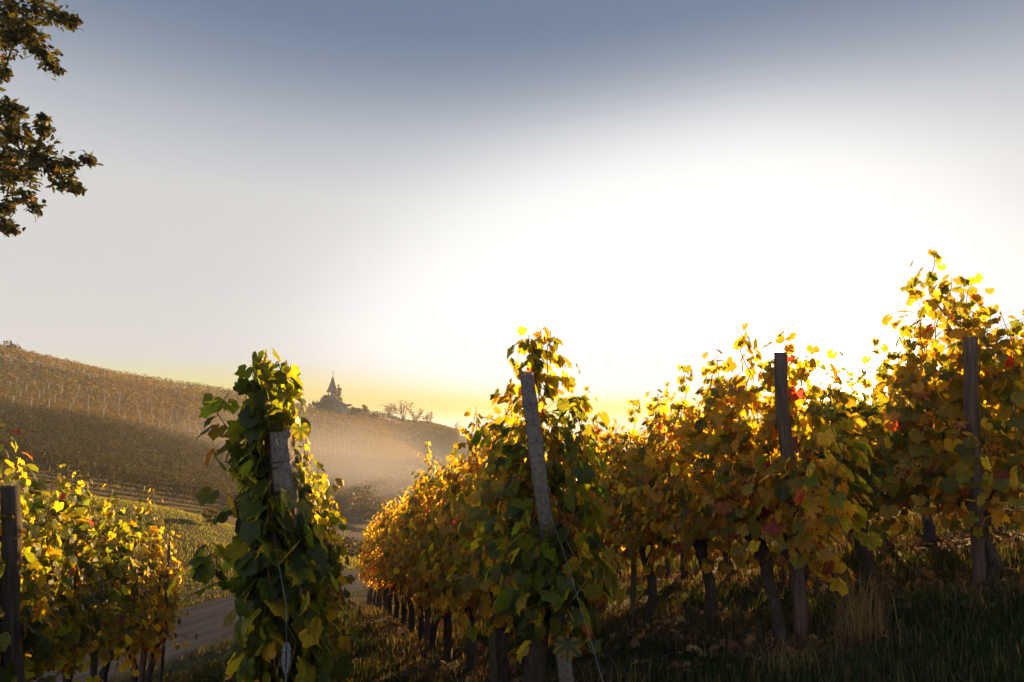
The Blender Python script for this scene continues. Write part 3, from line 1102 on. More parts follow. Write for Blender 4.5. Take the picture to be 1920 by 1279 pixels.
# planting stakes beside the trunks
for ri in (1, 2, 3, 4, 5):
    R = ROWS[ri]
    r = random.Random(300 + ri)
    proto = None
    for k in range(1, min(R['n'], 12)):
        if r.random() < 0.3:
            continue
        x = R['start'][0] + ROW_DIR[0] * (SP * k + 0.17) + r.uniform(-.05, .05)
        y = R['start'][1] + ROW_DIR[1] * (SP * k + 0.17)
        if proto is None:
            mb = MB()
            mb.tube([(0.004 * math.sin(i), 0.004 * math.cos(i * 1.3), -0.1 + 1.25 * i / 8) for i in range(9)], 0.028, 9, wob=0.08, rnd=r)
            proto = mb.mesh('vine_stake', M['greenwood'], True)
        o = link('vine_stake', proto)
        o.location = (x, y, tz(x, y))
        o.rotation_euler = (r.uniform(-.04, .04), r.uniform(-.04, .04), r.uniform(0, 6))
        tag(o, 'greenish wooden stake beside the %s trunk of the %s' % (ORD[k], ROWNAME[ri]), 'stake', 'wooden stakes beside the vine trunks')

# dark steel rods at the far end of the left row
for (px, py, Y, h, lab) in [(318, 1000, 9.7, 2.05, 'thin dark steel rod closing the far end of the left row'),
                            (182, 1140, 6.75, 1.25, 'dark stake standing in the middle of the left edge row')]:
    p = at(px, py, Y)
    b = ground_pt(p.x, p.y, -0.1)
    mb = MB()
    mb.tube([b, b + Vector((0.01, 0, h * 0.5)), b + Vector((0.0, 0.01, h))], 0.022 if h > 2 else 0.032, 8)
    tag(mb.build('steel_rod' if h > 2 else 'vine_stake', M['darkmetal'] if h > 2 else M['greenwood'], smooth=True), lab, 'rod' if h > 2 else 'stake')


def wire(pts, rad, label, mat='metal', name='guy_wire'):
    mb = MB()
    mb.tube(pts, rad, 6)
    return tag(mb.build(name, M[mat], smooth=True), label, 'wire')


wA = at(1062, 1050, 3.95)
wB = at(1131, 1279, 3.55)
wB = Vector((wB.x, wB.y, wB.z))
dirA = (wB - wA)
wire([t2 + d2 * 0.75, wA, wB, wB + dirA * 0.25], 0.0017, 'steel guy wire running from the leaning post down to the grass')
g1 = at(1530, 905, 4.55)
g2 = at(1566, 1070, 4.40)
wire([t3 + d3 * 0.6, g1, g2, g2 + (g2 - g1) * 0.6], 0.0017, 'steel guy wire beside the trunk left of the sun')
# hanging wire with a tensioner plate in front of the leafy column
h1 = at(537, 1135, 3.40)
h2 = at(537, 1205, 3.40)
h3 = at(536, 1262, 3.40)
h4 = at(537, 1330, 3.40)
wire([e1 + Vector((0, -0.06, -0.5)), h1, h2], 0.0016, 'wire hanging from the leafy column down to the tensioner')
ten = empty('wire_tensioner', h3)
tag(ten, 'pale steel wire tensioner plate with holes hanging before the leafy column', 'tensioner')
mb = MB()
hh = (h2 - h3).length
for (xa, xb) in ((-0.020, -0.004), (0.004, 0.020)):
    n = 8
    vs = []
    for zz, w in ((0, 0.35), (hh * 0.25, 0.9), (hh * 0.5, 1.0), (hh * 0.8, 1.0), (hh, 0.4)):
        vs += [(xa * w, -0.006, zz), (xb * w, -0.006, zz), (xb * w, 0.006, zz), (xa * w, 0.006, zz)]
    fs = [(0, 3, 2, 1), (16, 17, 18, 19)]
    for i in range(4):
        for j in range(4):
            k = (j + 1) % 4
            fs.append((i * 4 + j, i * 4 + k, (i + 1) * 4 + k, (i + 1) * 4 + j))
    mb.add(vs, fs)
mb.build('plate', M['metal'], ten)
mb = MB()
for zz in (0.25, 0.5, 0.75):
    mb.tube([(-0.022, -0.009, hh * zz), (0.022, -0.009, hh * zz)], 0.004, 6)
mb.build('pin', M['darkmetal'], ten)
mb = MB()
mb.tube([(0, 0, 0), (0.003, 0, -0.05), (0, 0, h4.z - h3.z)], 0.003, 5)
mb.build('wire_tail', M['metal'], ten)


# ------------------------------------------------------------------ ground cover
def blades(name, x, y, h, w, hue, val, r, lean=0.35, z=None, mat='grass'):
    n = len(x)
    z = terrain(x, y) if z is None else z
    a = r.uniform(0, 2 * PI, n)
    d = np.stack([np.cos(a), np.sin(a)], -1)
    p = np.stack([-d[:, 1], d[:, 0]], -1)
    ln = np.abs(r.normal(lean, 0.25, n)) * h
    b = np.stack([x, y, z - 0.01], -1)
    W = np.concatenate([p, np.zeros((n, 1))], 1) * w[:, None]
    D = np.concatenate([d, np.zeros((n, 1))], 1)
    U = np.array([0, 0, 1.0])
    mid = b + D * (ln * 0.3)[:, None] + U * (h * 0.55)[:, None]
    top = b + D * ln[:, None] + U * (h * np.sqrt(np.clip(1 - (ln / h) ** 2 * 0.5, 0.1, 1)))[:, None]
    v = np.stack([b - W, b + W, mid - W * 0.7, mid + W * 0.7, top], 1).reshape(-1, 3)
    f = (np.array([[0, 1, 2], [1, 3, 2], [2, 3, 4]])[None] + (np.arange(n) * 5)[:, None, None]).reshape(-1, 3)
    c = np.repeat(np.stack([hue, val, np.zeros(n)], -1)[:, None], 5, 1).reshape(-1, 3)
    return mesh_np(name, v, f, M[mat], col=c)


def row_dist(x, y):
    """distance to the nearest vine row line and whether the row exists there"""
    best = np.full(len(x), 9.0)
    for R in ROWS:
        dx, dy = x - R['start'][0], y - R['start'][1]
        u = dx * ROW_DIR[0] + dy * ROW_DIR[1]
        w = np.abs(dx * ROW_PERP[0] + dy * ROW_PERP[1])
        ok = (u > -0.8) & (u < R['n'] * SP + 0.5)
        best = np.minimum(best, np.where(ok, w, 9.0))
    return best


def road_dist(x, y):
    out = np.empty(len(x))
    for i in range(0, len(x), 5000):
        out[i:i + 5000] = np.hypot(x[i:i + 5000, None] - ROADC[None, :, 0], y[i:i + 5000, None] - ROADC[None, :, 1]).min(1)
    return out


def build_grass():
    r = np.random.default_rng(21)
    n = 300000
    rad = np.exp(r.uniform(math.log(2.0), math.log(26), n))
    an = r.uniform(-44, 46, n) * PI / 180
    x, y = rad * np.sin(an), rad * np.cos(an)
    rd = road_dist(x, y)
    rw = row_dist(x, y)
    patch = np.sin(x * 1.7 + 1.1 * np.sin(y * 1.3)) * np.sin(y * 1.9 + x * 0.6)
    keep = (rd > ROAD_HALF + r.normal(-0.05, 0.12, n)) & (r.random(n) < np.clip(0.35 + rw * 0.9 + patch * 0.25, 0.15, 1.0))
    x, y, rad, rw, patch = x[keep], y[keep], rad[keep], rw[keep], patch[keep]
    n = len(x)
    dry = (r.random(n) < np.where(rw < 0.45, 0.75, 0.14 + 0.10 * patch))
    h = r.uniform(0.03, 0.095, n) * (1 + 0.6 * np.clip(patch, -0.6, 1)) * (1 + rad * 0.02) * np.where(dry, 1.25, 1.0)
    w = r.uniform(0.0018, 0.0038, n) * (0.7 + rad * 0.14)
    hue = np.where(dry, r.uniform(0.6, 1.0, n), r.uniform(0.0, 0.5, n))
    o = link('grass', blades('grass', x, y, h, w, hue, r.uniform(0, 1, n), r))
    tag(o, 'dark green grass and dry stalks between the vine rows', kind='stuff')
    # brown litter of fallen leaves along the rows
    n = 9000
    k = r.integers(0, len(ROWS), n)
    st = np.array([R['start'] for R in ROWS])[k]
    nn = np.array([R['n'] for R in ROWS])[k]
    u = r.uniform(-0.8, 1, n) * 0 + r.uniform(0, 1, n) ** 1.3 * nn * SP - 0.6
    wv = r.normal(0, 0.33, n)
    x = st[:, 0] + ROW_DIR[0] * u + ROW_PERP[0] * wv
    y = st[:, 1] + ROW_DIR[1] * u + ROW_PERP[1] * wv
    pos = np.stack([x, y, terrain(x, y) + r.uniform(0.01, 0.06, n)], -1)
    me = leaves_mesh('fallen_leaves', pos, r.normal(0, 0.45, (n, 3)) + np.array([0, 0, 1.0]), r.normal(0, 1, (n, 3)), r.uniform(0.022, 0.052, n),
                     r.uniform(0, 1, n), r.uniform(0, 1, n), np.zeros(n), M['litter'], 'vine_lo', r, curl=0.6)
    tag(link('fallen_leaves', me), 'brown fallen vine leaves littered under the rows', kind='stuff')
    # rough grass and weeds on the bank across the road
    n = 150000
    x, y = r.uniform(-30, -3, n), r.uniform(14, 42, n)
    k = np.array([np.argmin(np.hypot(ROADC[:, 0] - a, ROADC[:, 1] - b)) for a, b in zip(x[::1], y[::1])])
    T = np.gradient(ROADC[:, :2], axis=0)
    crossp = T[k, 0] * (y - ROADC[k, 1]) - T[k, 1] * (x - ROADC[k, 0])
    rd = np.hypot(x - ROADC[k, 0], y - ROADC[k, 1])
    keep = (crossp > 0) & (rd > ROAD_HALF + 0.05) & (rd < 13) & (np.abs(x / y) < 0.85)
    x, y, rd = x[keep], y[keep], rd[keep]
    n = len(x)
    low = (rd < ROAD_HALF + 3.2) & (r.random(n) < 0.75)
    verge = rd < ROAD_HALF + 0.9
    h = np.where(low, r.uniform(0.08, 0.26, n), r.uniform(0.05, 0.12, n)) * np.where(verge, 0.5, 1.0)
    hue = np.where(low & ~verge, r.uniform(0.35, 0.9, n), r.uniform(0.35, 0.62, n))
    o = link('bank_grass', blades('bank_grass', x, y, h, r.uniform(0.004, 0.011, n), hue, r.uniform(0.3, 1.0, n), r, 0.5, mat='bank_grass'))
    tag(o, 'green grass and brown weeds covering the bank beside the road', kind='stuff')


build_grass()


def tuft(px, py, Y, n, h, label, seed, spread=0.09):
    r = np.random.default_rng(seed)
    p = at(px, py, Y)
    x, y = p.x + r.normal(0, spread, n), p.y + r.normal(0, spread, n)
    me = blades('dry_grass_tuft', x, y, r.uniform(0.35, 1.0, n) * h, r.uniform(0.0014, 0.0034, n), r.uniform(0.8, 1.0, n), r.uniform(0.6, 1.8, n), r, 0.55, mat='bank_grass')
    tag(link('dry_grass_tuft', me), label, 'grass tuft')


tuft(1612, 1180, 4.5, 190, 0.62, 'tall dry pale grass tuft right of the trunk left of the sun', 1)
tuft(1470, 1240, 4.1, 90, 0.32, 'low dry grass tuft before the row left of the sun', 2, 0.12)
tuft(640, 1290, 4.3, 90, 0.22, 'short dry grass tuft right of the leafy column foot', 3, 0.15)
tuft(1150, 1230, 4.4, 80, 0.30, 'dry grass tuft right of the leaning post foot', 4, 0.15)

# ------------------------------------------------------------------ vineyard on the far hillside
HX = np.array([-300, 0, 200, 340, 500, 660, 760, 860], float)
HB = np.array([at(*a) for a in [(-300, 880, 31), (0, 895, 39), (200, 940, 44), (340, 962, 48), (500, 985, 56), (660, 975, 92), (760, 930, 125), (860, 905, 190)]])
HR = np.array([at(*a) for a in [(-300, 615, 106), (0, 668, 129), (200, 711, 151), (340, 729, 164), (500, 757, 194), (660, 777, 226), (760, 793, 262), (860, 815, 324)]])


def hill_curve(t, n=400):
    xs = np.linspace(HX[0], HX[-1], n)
    out = []
    for A in (HB, HR):
        out.append(np.stack([np.interp(xs, HX, A[:, i]) for i in (0, 1)], -1))
    p = out[0] * (1 - t) + out[1] * t
    # light smoothing of the kinks
    for _ in range(12):
        p[1:-1] = (p[:-2] + 2 * p[1:-1] + p[2:]) / 4
    return p


def build_hill():
    r = np.random.default_rng(33)
    ts = np.linspace(0.0, 1.0, 44)
    pm = MB()
    pm.tube([(0, 0, -0.3), (0.01, 0, 1.2), (0, 0.01, 2.7)], 0.075, 6)
    pme = pm.mesh('hillside_post', M['stake_pale'], True)
    nposts = 0
    for i, t in enumerate(ts):
        if i in (17, 33):
            continue                                   # grass tracks between the blocks
        p = hill_curve(t)
        seg = np.linalg.norm(np.diff(p, axis=0), axis=1)
        cum = np.concatenate([[0], np.cumsum(seg)])
        L_ = cum[-1]
        block = 0 if i < 17 else (1 if i < 33 else 2)
        d = np.hypot(p[:, 0], p[:, 1])
        size = np.clip(0.0019 * d, 0.13, 0.45)
        dens = 1.3 * 1.7 / (size ** 2 * 0.55)
        cd = np.concatenate([[0], np.cumsum(seg * (dens[:-1] + dens[1:]) / 2)])
        n = int(cd[-1])
        u = np.interp(r.uniform(0, cd[-1], n), cd, cum)
        x = np.interp(u, cum, p[:, 0])
        y = np.interp(u, cum, p[:, 1])
        sz = np.interp(u, cum, size)
        gap = np.sin(u * 0.9 + i * 2.1) * np.sin(u * 0.37 + i)
        x += r.normal(0, 0.28, n)
        y += r.normal(0, 0.28, n)
        z = terrain(x, y)
        topv = (1.55 if block == 1 else 1.75) + 0.25 * np.sin(u * 2.3 + i) + 0.15 * np.sin(u * 5.1)
        pos = np.stack([x, y, z + 0.35 + topv * np.sqrt(r.uniform(0, 1, n))], -1)
        hue = (0.10, 0.46, 0.54)[block] + 0.12 * np.sin(x * 0.07 + y * 0.05) + 0.08 * gap + r.normal(0, 0.09, n)  # lowest block's shade is put into its leaf hue and value
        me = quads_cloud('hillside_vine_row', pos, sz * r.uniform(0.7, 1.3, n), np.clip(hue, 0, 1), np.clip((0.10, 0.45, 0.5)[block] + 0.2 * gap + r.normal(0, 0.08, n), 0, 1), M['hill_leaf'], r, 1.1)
        o = link('hillside_vine_row', me)
        tag(o, ('green vine row darkened for shade on the lower part of the far hillside', 'amber vine row with pale posts halfway up the far hillside',
                'golden vine row near the ridge of the far hillside')[block], 'vine row',
            ('lower hillside vine rows', 'middle hillside vine rows', 'ridge hillside vine rows')[block])
        if i in (18, 21, 24, 27, 34, 35):
            sp = 2.3 if i < 30 else 4.5
            m = int(L_ / sp)
            for k in range(m):
                uu = (k + r.uniform(-0.12, 0.12)) * sp
                xx, yy = np.interp(uu, cum, p[:, 0]), np.interp(uu, cum, p[:, 1])
                if abs(xx / yy) > 0.79 or xx / yy > -0.2 or nposts > 290:
                    continue
                nposts += 1
                q = link('hillside_post', pme)
                q.location = (xx, yy, tz(xx, yy) + r.uniform(-0.2, 0.15))
                q.rotation_euler = (r.normal(0, .03), r.normal(0, .03), r.uniform(0, 6))
                tag(q, 'pale wooden post standing among the vines of the far hillside', 'post', 'pale posts on the far hillside')
    print('hill posts', nposts)


build_hill()


# ------------------------------------------------------------------ trees and bushes
def crown_points(r, c, rad, n, clumps=14, shell=0.45):
    cc = norm(r.normal(0, 1, (clumps, 3))) * (r.uniform(0.25, 0.85, (clumps, 1)))
    k = r.integers(0, clumps, n)
    p = cc[k] + norm(r.normal(0, 1, (n, 3))) * (r.uniform(0, 1, (n, 1)) ** shell) * r.uniform(0.22, 0.42, clumps)[k][:, None]
    return np.array(c) + p * np.array(rad), k


def tree(name, px, py, Y, h, w, label, seed, group=None, dens=1.0, hue=0.45, bare=False, cat='tree', leaf=None, huev=0.1, trunk_f=0.3):
    r = np.random.default_rng(seed)
    p = at(px, py, Y)
    z0 = tz(p.x, p.y)
    root = empty(name, (p.x, p.y, z0))
    tag(root, label, cat, group)
    mb = MB()
    nb = 16 if bare else 6
    th = h * trunk_f
    mb.tube([(0, 0, -0.3), (r.normal(0, .04) * w, 0, th * 0.6), (r.normal(0, .05) * w, 0, th)], [h * 0.028, h * 0.022, h * 0.018], 7)
    tips = []
    for i in range(nb):
        a = r.uniform(0, 2 * PI)
        e = (math.cos(a) * w * r.uniform(0.2, 0.48), math.sin(a) * w * r.uniform(0.2, 0.48), h * r.uniform(0.55, 1.0))
        m = (e[0] * 0.4 + r.normal(0, .04) * w, e[1] * 0.4, th + (e[2] - th) * 0.5)
        s = (0, 0, th * r.uniform(0.6, 1.0))
        mb.tube([s, m, e], [h * 0.012, h * 0.008, h * 0.003], 5)
        tips.append((m, e))
        if bare:
            for j in range(5):
                t = r.uniform(0.3, 1)
                q = np.array(m) * (1 - t) + np.array(e) * t
                e2 = q + np.array([r.normal(0, .10) * w, r.normal(0, .10) * w, abs(r.normal(0, .10)) * h])
                mb.tube([q, (q + e2) / 2 + r.normal(0, .01, 3) * w, e2], [h * 0.004, h * 0.003, h * 0.0015], 4)
                tips.append((q, e2))
    mb.build('trunk', M['bark'], root, True)
    d = Y
    sz = leaf or max(0.0042 * d, 0.15)
    if bare:
        n = int(260 * dens)
        k = r.integers(0, len(tips), n)
        t = r.uniform(0.3, 1.05, (n, 1))
        A = np.array([a for a, b in tips], float)[k]
        B = np.array([b for a, b in tips], float)[k]
        pos = A * (1 - t) + B * t + r.normal(0, 0.02, (n, 3)) * w
        kk = np.zeros(n)
    else:
        n = int(dens * 5.5 * w * h / (sz * sz))
        n = min(n, 9000)
        pos, kk = crown_points(r, (0, 0, h * (0.5 + trunk_f * 0.35)), (w * 0.5, w * 0.5, h * (0.5 - trunk_f * 0.3)), n)
    hu = np.clip(hue + r.normal(0, huev, n) + 0.05 * np.sin(kk * 1.7), 0, 1)
    me = quads_cloud('crown', pos, sz * r.uniform(0.6, 1.3, n), hu, r.uniform(0, 1, n), M['hill_leaf'], r, 0.3)
    link('crown', me, None, root)
    return root


# skyline by the chapel
tree('bush', 600, 772, 214, 4.6, 6.0, 'rounded bush left of the chapel on the ridge', 1, hue=0.2, cat='bush', trunk_f=0.15)
tree('tree', 609, 771, 217, 6.6, 4.2, 'small tree touching the left side of the chapel roof', 2, hue=0.3)
tree('tree', 634, 773, 232, 8.2, 4.0, 'dark tree rising behind the chapel roof', 3, hue=0.2)
tree('bush', 667, 775, 224, 3.4, 6.0, 'low domed bush at the right foot of the chapel', 4, hue=0.2, cat='bush', trunk_f=0.1)
tree('bush', 682, 777, 226, 5.2, 5.0, 'taller bush right of the chapel with a thin top', 5, hue=0.35, cat='bush', trunk_f=0.2)
tree('bush', 701, 781, 232, 3.4, 6.0, 'second low domed bush farther right of the chapel', 6, hue=0.2, cat='bush', trunk_f=0.1)
for i, (px, py, Y, h, w, lab) in enumerate([(733, 789, 248, 6.5, 7, 'leftmost sparse leafless shrub on the ridge right of the chapel'), (756, 793, 254, 8.8, 9, 'tallest sparse shrub on the ridge right of the chapel'),
                                            (778, 796, 260, 7.0, 8, 'sparse shrub right of the tallest one on the ridge'), (803, 802, 272, 6.6, 5.5, 'thin upright sparse shrub near the low end of the ridge'),
                                            (858, 815, 315, 6.5, 4.5, 'bare little tree at the very end of the ridge')]):
    tree('bare_shrub', px, py, Y, h, w, lab, 20 + i, 'sparse shrubs on the ridge', 1.0 if i < 4 else 0.15, 0.75, True, 'shrub', leaf=0.5, trunk_f=0.2)
tree('tree', 20, 671, 130, 3.4, 5.0, 'low dark tree on the ridge at the left edge', 31, hue=0.3, trunk_f=0.15)
tree('bush', 38, 676, 133, 2.6, 3.0, 'thin bush on the ridge beside the left edge tree', 32, hue=0.45, dens=0.5, cat='bush', trunk_f=0.15)
# wood in the misty hollow
hollow = [(640, 985, 80, 7, 9), (672, 985, 78, 6, 8), (700, 985, 84, 8, 10), (730, 975, 90, 9, 10), (760, 960, 100, 10, 12), (655, 970, 92, 7, 10),
          (690, 960, 104, 8, 12), (725, 942, 116, 9, 13), (765, 925, 130, 11, 14), (800, 905, 150, 12, 15), (840, 890, 180, 13, 17), (620, 985, 76, 6, 8), (790, 945, 116, 10, 13),
          (715, 1000, 76, 6, 7)]
for i, (px, py, Y, h, w) in enumerate(hollow):
    tree('hollow_tree', px, py + 12, Y, h * 0.52, w * 0.9, 'brown autumn tree in the misty hollow below the chapel hill', 40 + i, 'trees in the misty hollow', 0.9, 0.16 + 0.06 * (i % 4), leaf=0.0042 * Y)
tree('tree', 1075, 850, 190, 9, 10, 'purple brown distant tree top above the row left of the sun', 60, hue=0.5)

# young vine plot with pale stakes just beyond the road bend
r_ = np.random.default_rng(8)
mb = MB()
mb.tube([(0, 0, -0.2), (0.01, 0, 0.7), (0, 0.01, 1.45)], 0.03, 6)
sme = mb.mesh('plot_stake', M['stake_pale'], True)
for j, Y in enumerate((40.0, 43.0)):
    a, b = at(610, 1040, Y), at(705, 1040, Y)
    xs = np.linspace(a.x, b.x, 12)
    for x in xs:
        q = link('plot_stake', sme)
        q.location = (x + r_.normal(0, .05), Y, tz(x, Y))
        q.rotation_euler = (r_.normal(0, .04), r_.normal(0, .04), 0)
        tag(q, 'pale thin stake in the young vine plot beyond the road bend', 'stake', 'stakes of the young vine plot')
    n = 900
    x = r_.uniform(a.x, b.x, n)
    y = Y + r_.normal(0, 0.2, n)
    me = quads_cloud('young_vine_row', np.stack([x, y, terrain(x, y) + r_.uniform(0.1, 1.2, n)], -1), r_.uniform(0.1, 0.22, n), np.clip(r_.normal(0.3, .15, n), 0, 1), r_.uniform(0, 1, n), M['hill_leaf'], r_)
    tag(link('young_vine_row', me), ('front', 'back')[j] + ' row of young green vines among pale stakes beyond the road', 'vine row', 'young vine plot rows')

# lone weed on top of the grass bank
tree('weed', 396, 990, 28.5, 0.9, 0.8, 'single upright weed on the top of the grass bank', 70, hue=0.3, cat='weed', leaf=0.13, trunk_f=0.1)


# ------------------------------------------------------------------ chapel on the ridge
def build_chapel():
    Y = 220.0
    base = at(622, 772, Y)
    z0 = tz(base.x, base.y)
    root = empty('chapel', (base.x, base.y, z0), math.radians(8))
    tag(root, 'small chapel with flared pointed spire and sweeping roof on the ridge', 'chapel')
    # nave walls
    mb = MB()
    mb.box((-2.6, -2.5, -1.0), (5.2, 2.5, 2.0))
    mb.build('wall', M['plaster'], root)

    # nave roof: steep hip at the left, concave sweep down to the right
    def loft(secs, name, mat, close=True):
        b = MB()
        n = len(secs[0])
        vs = [p for s_ in secs for p in s_]
        fs = []
        for i in range(len(secs) - 1):
            for j in range(n):
                k = (j + 1) % n
                fs.append((i * n + j, i * n + k, (i + 1) * n + k, (i + 1) * n + j))
        fs.append(tuple(range(n - 1, -1, -1)))
        fs.append(tuple((len(secs) - 1) * n + j for j in range(n)))
        b.add(vs, fs)
        return b.build(name, mat, root)
    # concave profile: (left x, right x, half depth, height)
    prof = [(-4.0, 6.3, 3.6, 1.25), (-3.9, 6.5, 3.5, 1.55), (-3.1, 4.7, 2.7, 2.3), (-2.3, 3.1, 2.0, 3.3), (-1.5, 1.7, 1.3, 4.3), (-0.8, 0.7, 0.75, 5.2), (-0.55, 0.45, 0.55, 5.6)]
    loft([[(l, -d, z + (0.9 if k < 2 else 0.0) * 0), (rr, -d, z + (1.05 if k == 1 else 0.85 if k == 0 else 0.25 if k == 2 else 0)), (rr, d, z + (1.05 if k == 1 else 0.85 if k == 0 else 0.25 if k == 2 else 0)), (l, d, z)]
          for k, (l, rr, d, z) in enumerate(prof)], 'roof', M['roofslate'])
    # open belfry: core and four corner posts
    mb = MB()
    mb.box((-0.45, -0.4, 5.3), (0.45, 0.4, 6.75))
    mb.build('belfry', M['wood'], root)
    for sx in (-1, 1):
        for sy in (-1, 1):
            mb = MB()
            mb.tube([(sx * 1.15, sy * 1.1, 3.5), (sx * 1.2, sy * 1.15, 6.8)], 0.10, 6)
            mb.build('belfry_post', M['wood'], root)
    # flared spire
    n = 8
    sp = [(1.85, 6.45), (1.95, 6.6), (1.55, 7.35), (1.15, 8.4), (0.75, 9.6), (0.38, 10.8), (0.05, 11.7)]
    secs = []
    for rad, z in sp:
        secs.append([(rad * math.cos(PI / 8 + 2 * PI * j / n), rad * math.sin(PI / 8 + 2 * PI * j / n), z) for j in range(n)])
    spire = loft(secs, 'spire', M['roofslate'])
    mb = MB()
    mb.tube([(0, 0, 11.6), (0, 0, 13.4)], 0.06, 6)
    mb.tube([(-0.4, 0, 12.85), (0.4, 0, 12.85)], 0.05, 6)
    mb.build('cross', M['darkmetal'], spire)


build_chapel()


# ------------------------------------------------------------------ oak at the left edge
def build_oak():
    r = np.random.default_rng(91)
    pr = random.Random(91)
    Y0 = 7.6
    tx, ty = -9.6, 7.8
    z0 = tz(tx, ty)
    root = empty('oak_tree', (tx, ty, z0))
    tag(root, 'oak tree reaching olive brown leafy branches in from the left edge', 'tree')
    O = np.array([tx, ty, z0])

    def W(px, py, Y):
        return np.array(at(px, py, Y)) - O
    mb = MB()
    top = np.array([0.3, 0, 9.5])
    trunk = [np.array([0, 0, -0.3]), np.array([0.05, 0, 1.2]), np.array([0.0, 0.1, 3.0]), np.array([0.2, 0.0, 5.0]), np.array([0.15, 0.1, 7.2]), top]
    mb.tube(trunk, [0.36, 0.28, 0.24, 0.20, 0.14, 0.05], 12, wob=0.08, rnd=pr)
    spots = [(20, 15, 46, 7.6), (70, 18, 34, 7.6), (112, 32, 26, 7.55), (138, 42, 13, 7.5), (30, 75, 42, 7.7), (76, 95, 27, 7.6), (98, 124, 15, 7.5), (6, 140, 15, 7.6), (52, 55, 36, 7.6), (5, 50, 40, 7.8),
             (12, 212, 28, 7.5), (30, 255, 44, 7.6), (62, 288, 46, 7.6), (100, 305, 34, 7.6), (130, 308, 17, 7.5), (166, 300, 10, 7.5), (80, 245, 20, 7.5), (120, 343, 22, 7.55), (148, 354, 10, 7.5), (20, 335, 42, 7.7),
             (45, 372, 16, 7.6), (66, 392, 9, 7.5), (82, 222, 6, 7.5), (8, 425, 17, 7.6), (26, 432, 9, 7.5), (0, 300, 50, 7.9), (28, 205, 12, 7.5), (12, 388, 12, 7.5)]
    cl = [(W(x, y, Y), rad / F * Y) for x, y, rad, Y in spots]
    # limbs entering from the left
    limbs = [(W(-330, 60, 7.7), [0, 1, 2, 3, 4, 5, 6, 7, 8, 9]), (W(-330, 330, 7.7), [10, 11, 12, 13, 14, 15, 16, 17, 18, 19, 20, 21, 22, 23, 24, 25, 26, 27])]
    tb = [trunk[3] * 0.3 + trunk[4] * 0.7, trunk[3]]
    twigs = []
    for (mid, ids), b in zip(limbs, tb):
        mb.tube([b, (b + mid) / 2 + np.array([0, 0, 0.15]), mid], [0.11, 0.085, 0.055], 8)
        done = [mid]
        for i in sorted(ids, key=lambda q: cl[q][0][0]):
            c, rad = cl[i]
            s0 = min(done, key=lambda q: np.linalg.norm(q - c) + 0.3 * max(0, q[0] - c[0]))
            m1 = s0 * 0.5 + c * 0.5 + r.normal(0, 0.06, 3)
            w0 = 0.02 if len(done) < 4 else 0.010
            mb.tube([s0, m1, c, c + (c - m1) * 0.6], [w0, w0 * 0.8, w0 * 0.5, 0.002], 5)
            twigs.append((s0, c))
            for j in range(5):
                e = c + norm(r.normal(0, 1, 3) + (c - s0) * 1.5) * rad * r.uniform(0.6, 1.2)
                mb.tube([c, (c + e) / 2 + r.normal(0, 0.01, 3), e], [0.004, 0.003, 0.0012], 4)
                twigs.append((c, e))
            done.append(c)
    # rest of the crown, outside the picture
    for i in range(60):
        a = r.uniform(0, 2 * PI)
        q = np.array([math.cos(a) * r.uniform(0.4, 3.2) - 0.6, math.sin(a) * r.uniform(0.4, 3.0), r.uniform(4.2, 10.0)])
        wx = (q + O)
        if wx[0] / max(wx[1], 0.5) > -0.82:
            continue
        cl.append((q, r.uniform(0.45, 0.75)))
        s = trunk[3] + (top - trunk[3]) * np.clip((q[2] - 4.5) / 6, 0, 0.9)
        mb.tube([s, (s + q) / 2 + r.normal(0, .1, 3), q], [0.06, 0.035, 0.01], 6)
    pos, nrm, tip, siz = [], [], [], []
    for c, rad in cl:
        m = int(20 + 1150 * rad * rad) if rad < 0.4 else int(330 * rad)
        p = r.normal(0, 1, (m, 3))
        p = norm(p) * (r.uniform(0, 1, (m, 1)) ** 0.6) * rad * np.array([1.35, 1.1, 1.0])
        pos.append(c + p)
        nrm.append(r.normal(0, 0.7, (m, 3)) + np.array([0, -0.2, 0.6]))
        tip.append(norm(p) * 0.7 + r.normal(0, 0.5, (m, 3)) + np.array([0.25, 0, -0.35]))
        siz.append(r.uniform(0.036, 0.066, m) * (1.0 if rad < 0.4 else 1.6))
    for s0, e in twigs:
        m = max(3, int(np.linalg.norm(e - s0) * 70))
        t = r.uniform(0.1, 1.05, (m, 1))
        pos.append(s0 * (1 - t) + e * t + r.normal(0, 0.035, (m, 3)))
        nrm.append(r.normal(0, 0.7, (m, 3)) + np.array([0, -0.2, 0.6]))
        tip.append((e - s0)[None] / np.linalg.norm(e - s0) + r.normal(0, 0.6, (m, 3)) + np.array([0.0, 0, -0.3]))
        siz.append(r.uniform(0.036, 0.066, m))
    pos, nrm, tip, siz = map(np.concatenate, (pos, nrm, tip, siz))
    n = len(pos)
    hue = np.clip(r.normal(0.22, 0.14, n), 0, 0.9)
    hue = np.where(r.random(n) < 0.08, r.uniform(0.7, 0.9, n), hue)
    link('crown', leaves_mesh('crown', pos, nrm, tip, siz, hue, r.uniform(0, 0.8, n), np.zeros(n), M['oak'], 'oak', r), None, root)
    mb.build('trunk', M['bark'], root, True)


build_oak()


# ------------------------------------------------------------------ haze
def build_haze():
    mb = MB()
    mb.box((-9200, -9200, PLAIN - 1.5), (9200, 9200, 26.0))
    m, nt, out = new_mat('haze')
    v = nt.nodes.new('ShaderNodeVolumePrincipled')
    v.inputs['Color'].default_value = (0.84, 0.92, 1.0, 1)
    v.inputs['Density'].default_value = HAZE_DENSITY
    v.inputs['Anisotropy'].default_value = 0.0
    nt.links.new(v.outputs[0], out.inputs['Volume'])
    o = mb.build('haze', m)
    tag(o, kind='stuff')


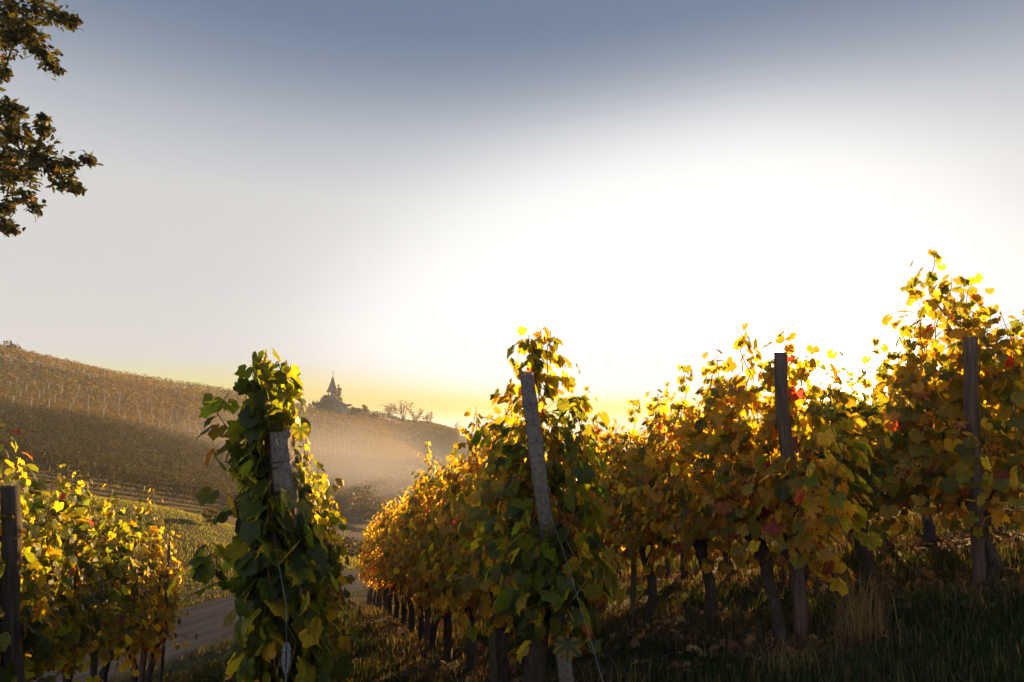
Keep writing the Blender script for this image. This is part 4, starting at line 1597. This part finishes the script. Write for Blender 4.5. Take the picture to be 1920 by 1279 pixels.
def build_mist():
    m, nt, out = new_mat('mist')
    RX, RY, RZ_ = 34.0, 44.0, 11.0
    tc = nt.nodes.new('ShaderNodeTexCoord')
    mp = nt.nodes.new('ShaderNodeMapping')
    mp.inputs['Scale'].default_value = (1 / RX, 1 / RY, 1 / RZ_)
    nt.links.new(tc.outputs['Object'], mp.inputs[0])
    dt = nt.nodes.new('ShaderNodeVectorMath')
    dt.operation = 'DOT_PRODUCT'
    nt.links.new(mp.outputs[0], dt.inputs[0])
    nt.links.new(mp.outputs[0], dt.inputs[1])
    f = math_node(nt, 'SUBTRACT', 1.0, dt.outputs['Value'], clamp=True)
    f = math_node(nt, 'POWER', f, 1.6)
    nz = noise(nt, 0.07, 3, 0.5)
    f = math_node(nt, 'MULTIPLY', f, math_node(nt, 'MULTIPLY_ADD', nz.outputs[0], 1.6, 0.1))
    v = nt.nodes.new('ShaderNodeVolumePrincipled')
    v.inputs['Color'].default_value = (0.92, 0.90, 0.92, 1)
    nt.links.new(math_node(nt, 'MULTIPLY', f, MIST_DENSITY), v.inputs['Density'])
    nt.links.new(v.outputs[0], out.inputs['Volume'])
    c = at(635, 902, 100)
    vs, fs = [], []
    nu, nv = 28, 14
    for i in range(nv + 1):
        th = PI * (0.001 + 0.998 * i / nv)
        for j in range(nu):
            ph = 2 * PI * j / nu
            vs.append((1.02 * RX * math.sin(th) * math.cos(ph), 1.02 * RY * math.sin(th) * math.sin(ph), 1.02 * RZ_ * math.cos(th)))
    for i in range(nv):
        for j in range(nu):
            k2 = (j + 1) % nu
            fs.append((i * nu + j, (i + 1) * nu + j, (i + 1) * nu + k2, i * nu + k2))
    fs.append(tuple(j for j in range(nu)))
    fs.append(tuple(nv * nu + j for j in range(nu - 1, -1, -1)))
    mb = MB()
    mb.add(vs, fs)
    o = mb.build('mist', m)
    o.location = c
    o.rotation_euler = (0, math.radians(7), 0)
    tag(o, 'pale sunlit mist lying in the hollow below the chapel hill', kind='stuff')


MIST_DENSITY = 0.0135
build_mist()
HAZE_DENSITY = 0.00055
build_haze()
mx = max(( (o.matrix_world @ Vector(c)).z for o in bpy.data.objects if o.type == 'MESH' and o.name != 'haze' for c in o.bound_box))
print('max z', mx)
